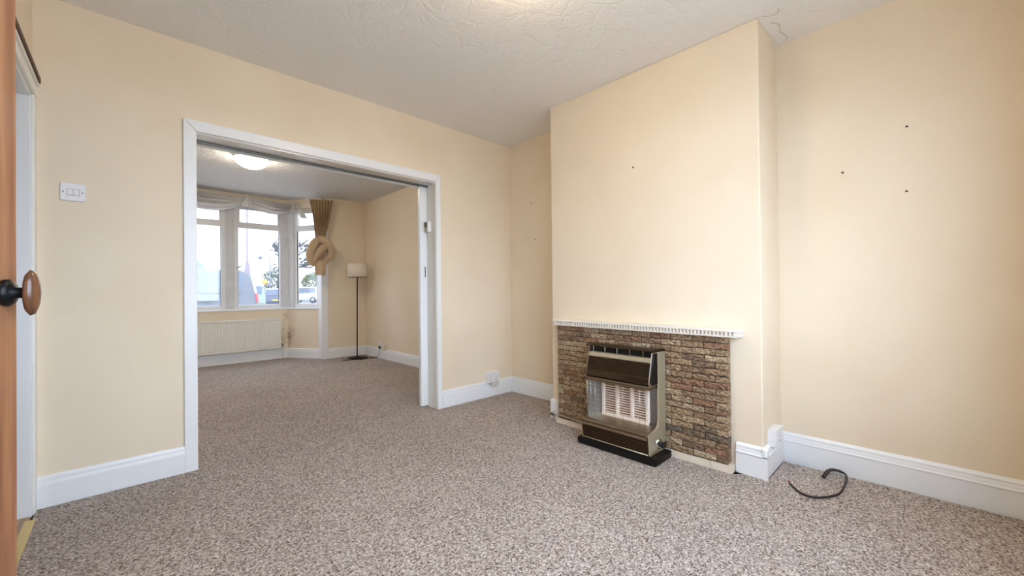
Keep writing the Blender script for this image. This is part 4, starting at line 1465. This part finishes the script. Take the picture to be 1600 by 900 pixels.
# silver panel van parked along the kerb, tail to the right
VAN = [(0.02, 0.35), (0.0, 0.55), (0.04, 1.0), (0.16, 1.62), (0.30, 1.93), (0.55, 2.02), (3.3, 2.05), (3.75, 1.98), (4.45, 1.32), (5.1, 1.10), (5.25, 0.85), (5.28, 0.38)]
VG = [[(0.55, 1.28), (0.42, 1.80), (1.35, 1.86), (1.40, 1.26)], [(1.60, 1.24), (1.60, 1.86), (2.65, 1.86), (2.65, 1.22)], [(2.9, 1.22), (2.9, 1.86), (3.6, 1.86), (4.2, 1.30)]]
van, hv = vehicle('van', (3.77, 19.5, -0.10), PI, 5.3, 1.95, VAN, VG, 1.72, M['van'], 'silver grey van parked outside the bay window with red tail lights', 0.34, (1.0, 4.2))
for sgn in (-1, 1):
    rear_panel(van, hv, (0.02, 0.75), (0.07, 1.12), sgn * 0.96 - 0.05, sgn * 0.96 + 0.05, 'tail_light', M['tail_red'], 0.05)
    rear_panel(van, hv, (0.07, 1.12), (0.17, 1.58), sgn * 0.91 - 0.06, sgn * 0.91 + 0.06, 'tail_light', M['tail_clear'], 0.05)
    o = MB().box(1.45, 3.9, sgn * 0.975 - 0.012, sgn * 0.975 + 0.012, 0.78, 0.86).build('side_moulding', M['trim_dark']); o.parent = van
    o = MB().box(0.5, 5.0, sgn * 0.972 - 0.01, sgn * 0.972 + 0.01, 1.12, 1.16).build('side_crease', M['trim_dark']); o.parent = van
rear_panel(van, hv, (0.0, 0.35), (0.0, 0.6), -0.9, 0.9, 'rear_bumper', M['trim_dark'], 0.06)
rear_panel(van, hv, (0.07, 1.2), (0.22, 1.78), -0.7, 0.7, 'rear_window', M['car_glass'])

HATCH = [(0.05, 0.28), (0.0, 0.5), (0.06, 0.92), (0.42, 1.38), (0.75, 1.47), (1.9, 1.47), (2.75, 0.98), (3.75, 0.82), (3.92, 0.5), (3.88, 0.25)]
HG = [[(0.55, 0.98), (0.72, 1.34), (1.9, 1.36), (2.5, 0.98)]]
blue, hb_ = vehicle('car', (8.2, 34.4, -0.10), 1.32, 3.9, 1.70, HATCH, HG, 1.25, M['car_blue'], 'dark blue hatchback with yellow rear plate beyond the van', 0.29, (0.62, 3.15))
rear_panel(blue, hb_, (0.09, 0.95), (0.42, 1.34), -0.58, 0.58, 'rear_window', M['car_glass'], 0.03)
for sgn in (-1, 1):
    rear_panel(blue, hb_, (0.04, 0.72), (0.10, 1.0), sgn * 0.78 - 0.11, sgn * 0.78 + 0.09, 'tail_light', M['tail_red'], 0.04)
rear_panel(blue, hb_, (0.02, 0.52), (0.03, 0.64), -0.28, 0.28, 'number_plate', M['plate'], 0.03)
wc, hw = vehicle('car.001', (13.9, 40.9, 0.0), 2.25, 4.0, 1.72, [(0.05, 0.28), (0.0, 0.5), (0.03, 0.95), (0.22, 1.42), (0.5, 1.58), (2.3, 1.58), (3.0, 1.02), (3.8, 0.88), (4.0, 0.5), (3.95, 0.25)],
                 [[(0.45, 1.02), (0.5, 1.46), (2.2, 1.46), (2.75, 1.02)]], 1.35, M['car_white'], 'white car parked far off, seen through the splayed window', 0.31, (0.65, 3.2))
rear_panel(wc, hw, (0.05, 1.0), (0.2, 1.40), -0.62, 0.62, 'rear_window', M['car_glass'], 0.02)
for sgn in (-1, 1):
    rear_panel(wc, hw, (0.02, 0.7), (0.05, 1.0), sgn * 0.8 - 0.06, sgn * 0.8 + 0.06, 'tail_light', M['tail_red'], 0.03)
gc_, hg = vehicle('car.002', (5.5, 29.3, -0.10), 1.35, 4.2, 1.72, [(0.05, 0.28), (0.0, 0.5), (0.05, 1.0), (0.25, 1.6), (0.6, 1.72), (2.4, 1.72), (3.1, 1.05), (3.9, 0.9), (4.1, 0.5), (4.05, 0.25)],
                  [[(0.5, 1.05), (0.55, 1.58), (2.3, 1.58), (2.85, 1.05)]], 1.4, M['car_green'], 'pale green car half hidden between the van and the blue hatchback', 0.31, (0.65, 3.3))
rear_panel(gc_, hg, (0.06, 1.05), (0.24, 1.55), -0.66, 0.66, 'rear_window', M['car_glass'], 0.02)


# bare tree
def bare_tree(loc, H_, label):
    root = empty('bare_tree', loc, label, 'tree')
    rnd = random.Random(5)
    m = MB()
    tr = MB()

    def branch(p, d, L, r, depth, mb):
        q = p + d * L
        mid = p + d * L * 0.5 + Vector((rnd.uniform(-1, 1), rnd.uniform(-1, 1), rnd.uniform(-0.3, 0.6))) * L * 0.06
        mb.tube([p, mid, q], [max(r, 0.062), max(r * 0.85, 0.056), max(r * 0.62, 0.05)], 5 if depth < 3 else 3, caps=False)
        if depth >= 6:
            return
        n = 3
        for k in range(n):
            ax = Vector((rnd.uniform(-1, 1), rnd.uniform(-1, 1), rnd.uniform(-0.35, 0.55)))
            nd = (d * 1.0 + ax * (0.8 if depth else 0.95)).normalized()
            branch(q if k else p + d * L * rnd.uniform(0.65, 1), nd, L * rnd.uniform(0.62, 0.86), r * 0.58, depth + 1, m)
    branch(Vector((0, 0, 0)), Vector((0, 0, 1)), H_ * 0.24, H_ * 0.026, 0, tr)
    o = tr.build('trunk', M['bark']); o.parent = root
    o = m.build('branches', M['bark']); o.parent = root
    tag(o, kind='stuff')
    return root


bare_tree((14.9, 61.4, -0.1), 12.5, 'tall bare tree beyond the parked cars')


def shrub(loc, w_, h_, seed_, m_, label):
    root = empty('shrub', loc, label, 'shrub', 'shrubs beyond the parked cars')
    rnd = random.Random(seed_)
    lf = MB()
    for i in range(1500):
        u, v, q = rnd.uniform(-1, 1), rnd.uniform(0, 2 * PI), rnd.uniform(0.45, 1) ** 0.5
        s__ = math.sqrt(1 - u * u)
        p = Vector((math.cos(v) * s__ * w_ / 2 * q, math.sin(v) * s__ * w_ / 2 * q, h_ * 0.55 + u * h_ * 0.45 * q))
        p *= 1 + 0.22 * mnoise.noise(p * 0.9 + Vector((seed_, 0, 0)))
        e1 = Vector((rnd.uniform(-1, 1), rnd.uniform(-1, 1), rnd.uniform(-1, 1))).normalized() * 0.16
        e2 = e1.cross(Vector((rnd.uniform(-1, 1), rnd.uniform(-1, 1), rnd.uniform(-1, 1)))).normalized() * 0.10
        vs = [lf.bm.verts.new(p + t_) for t_ in (-e1, -e2, e1, e2)]
        lf.face(vs)
    o = lf.build('foliage', m_); o.parent = root
    tag(o, kind='stuff')
    st = MB()
    for k in range(5):
        a_ = k * 1.3
        st.tube([(0.1 * math.cos(a_), 0.1 * math.sin(a_), 0), (w_ * 0.25 * math.cos(a_), w_ * 0.25 * math.sin(a_), h_ * 0.7)], [0.06, 0.02], 5)
    o = st.build('stems', M['bark']); o.parent = root
    return root


for i, (x, y, w_, h_, mm, lb) in enumerate((
        (10.2, 58.6, 3.0, 3.4, 'leaf', 'bright green shrub behind the lamp post outside'),
        (13.7, 56.5, 3.3, 4.4, 'leaf2', 'grey-green shrub behind the blue hatchback'),
        (17.4, 55.0, 3.0, 3.6, 'leaf', 'green shrub hidden mostly by the bay corner post'),
        (20.9, 55.5, 3.4, 4.0, 'leaf2', 'grey-green shrub behind the far white car'))):
    shrub((x, y, -0.12), w_, h_, i * 7 + 3, M[mm], lb)

sl_ = empty('street_lamp', (12.1, 53.4, -0.1), 'grey street lamp with a short arm among the shrubs outside', 'street lamp')
o = MB().tube([(0, 0, 0), (0, 0, 1.2), (0, 0, 5.3)], [0.11, 0.08, 0.06], 10).build('post', M['pole']); o.parent = sl_
o = MB().tube(smooth_path([(0, 0, 5.3), (-0.25, 0.05, 5.45), (-0.8, 0.15, 5.35)], 5), 0.05, 8).build('arm', M['pole']); o.parent = sl_
o = MB().lathe([(0, 0.22), (0.12, 0.2), (0.24, 0.05), (0.22, -0.12), (0.1, -0.2), (0, -0.2)], (-0.95, 0.18, 5.2), (0, 0, 1), 14).build('lamp_head', M['pole']); o.parent = sl_
rs = empty('road_sign', (10.25, 47.5, -0.1), 'small amber road sign on a short post between van and shrubs', 'sign')
o = MB().tube([(0, 0, 0), (0, 0, 2.4)], 0.05, 8).build('sign_post', M['pole']); o.parent = rs
o = MB().lathe([(0, -0.03), (0.27, -0.03), (0.27, 0.03), (0, 0.03)], (0, -0.06, 2.25), (0, 1, 0), 20).build('sign_face', M['sign_amber']); o.parent = rs

sp = empty('street_pole', (4.78, 25.9, -0.1), 'tall thin pole with a flared base rising behind the van', 'pole')
o = MB().tube([(0, 0, 0), (0, 0, 2.2), (0, 0, 2.55), (0, 0, 2.9), (0, 0, 3.0), (0, 0, 9.5)], [0.17, 0.17, 0.12, 0.06, 0.05, 0.045], 12).build('pole_shaft', M['pole_pink']); o.parent = sp
o = MB().lathe([(0, 0), (0.24, 0), (0.24, 0.06), (0, 0.06)], (0, 0, 0), (0, 0, 1), 12).build('pole_base', M['pole']); o.parent = sp

hs = empty('house', (1.8, 77.0, -0.3), 'far house with a blue-grey slate roof above the van', 'house')
o = MB().box(-6.2, 6.2, -4, 4, 0, 4.55).build('house_wall', M['render']); o.parent = hs
r_ = MB()
q = [(-6.9, -4.6, 4.5), (6.9, -4.6, 4.5), (6.9, 4.6, 4.5), (-6.9, 4.6, 4.5)]
rv = [r_.bm.verts.new(p) for p in q] + [r_.bm.verts.new((-4.6, 0, 7.0)), r_.bm.verts.new((5.6, 0, 7.0))]
for fidx in ((0, 1, 5, 4), (1, 2, 5), (2, 3, 4, 5), (3, 0, 4), (3, 2, 1, 0)):
    r_.face([rv[i] for i in fidx])
o = r_.build('roof', M['slate']); o.parent = hs
for xw in (-4.5, -1.5, 1.5, 4.5):
    o = MB().box(xw - 0.6, xw + 0.6, -4.05, -3.95, 2.9, 4.0).build('window', M['car_glass']); o.parent = hs
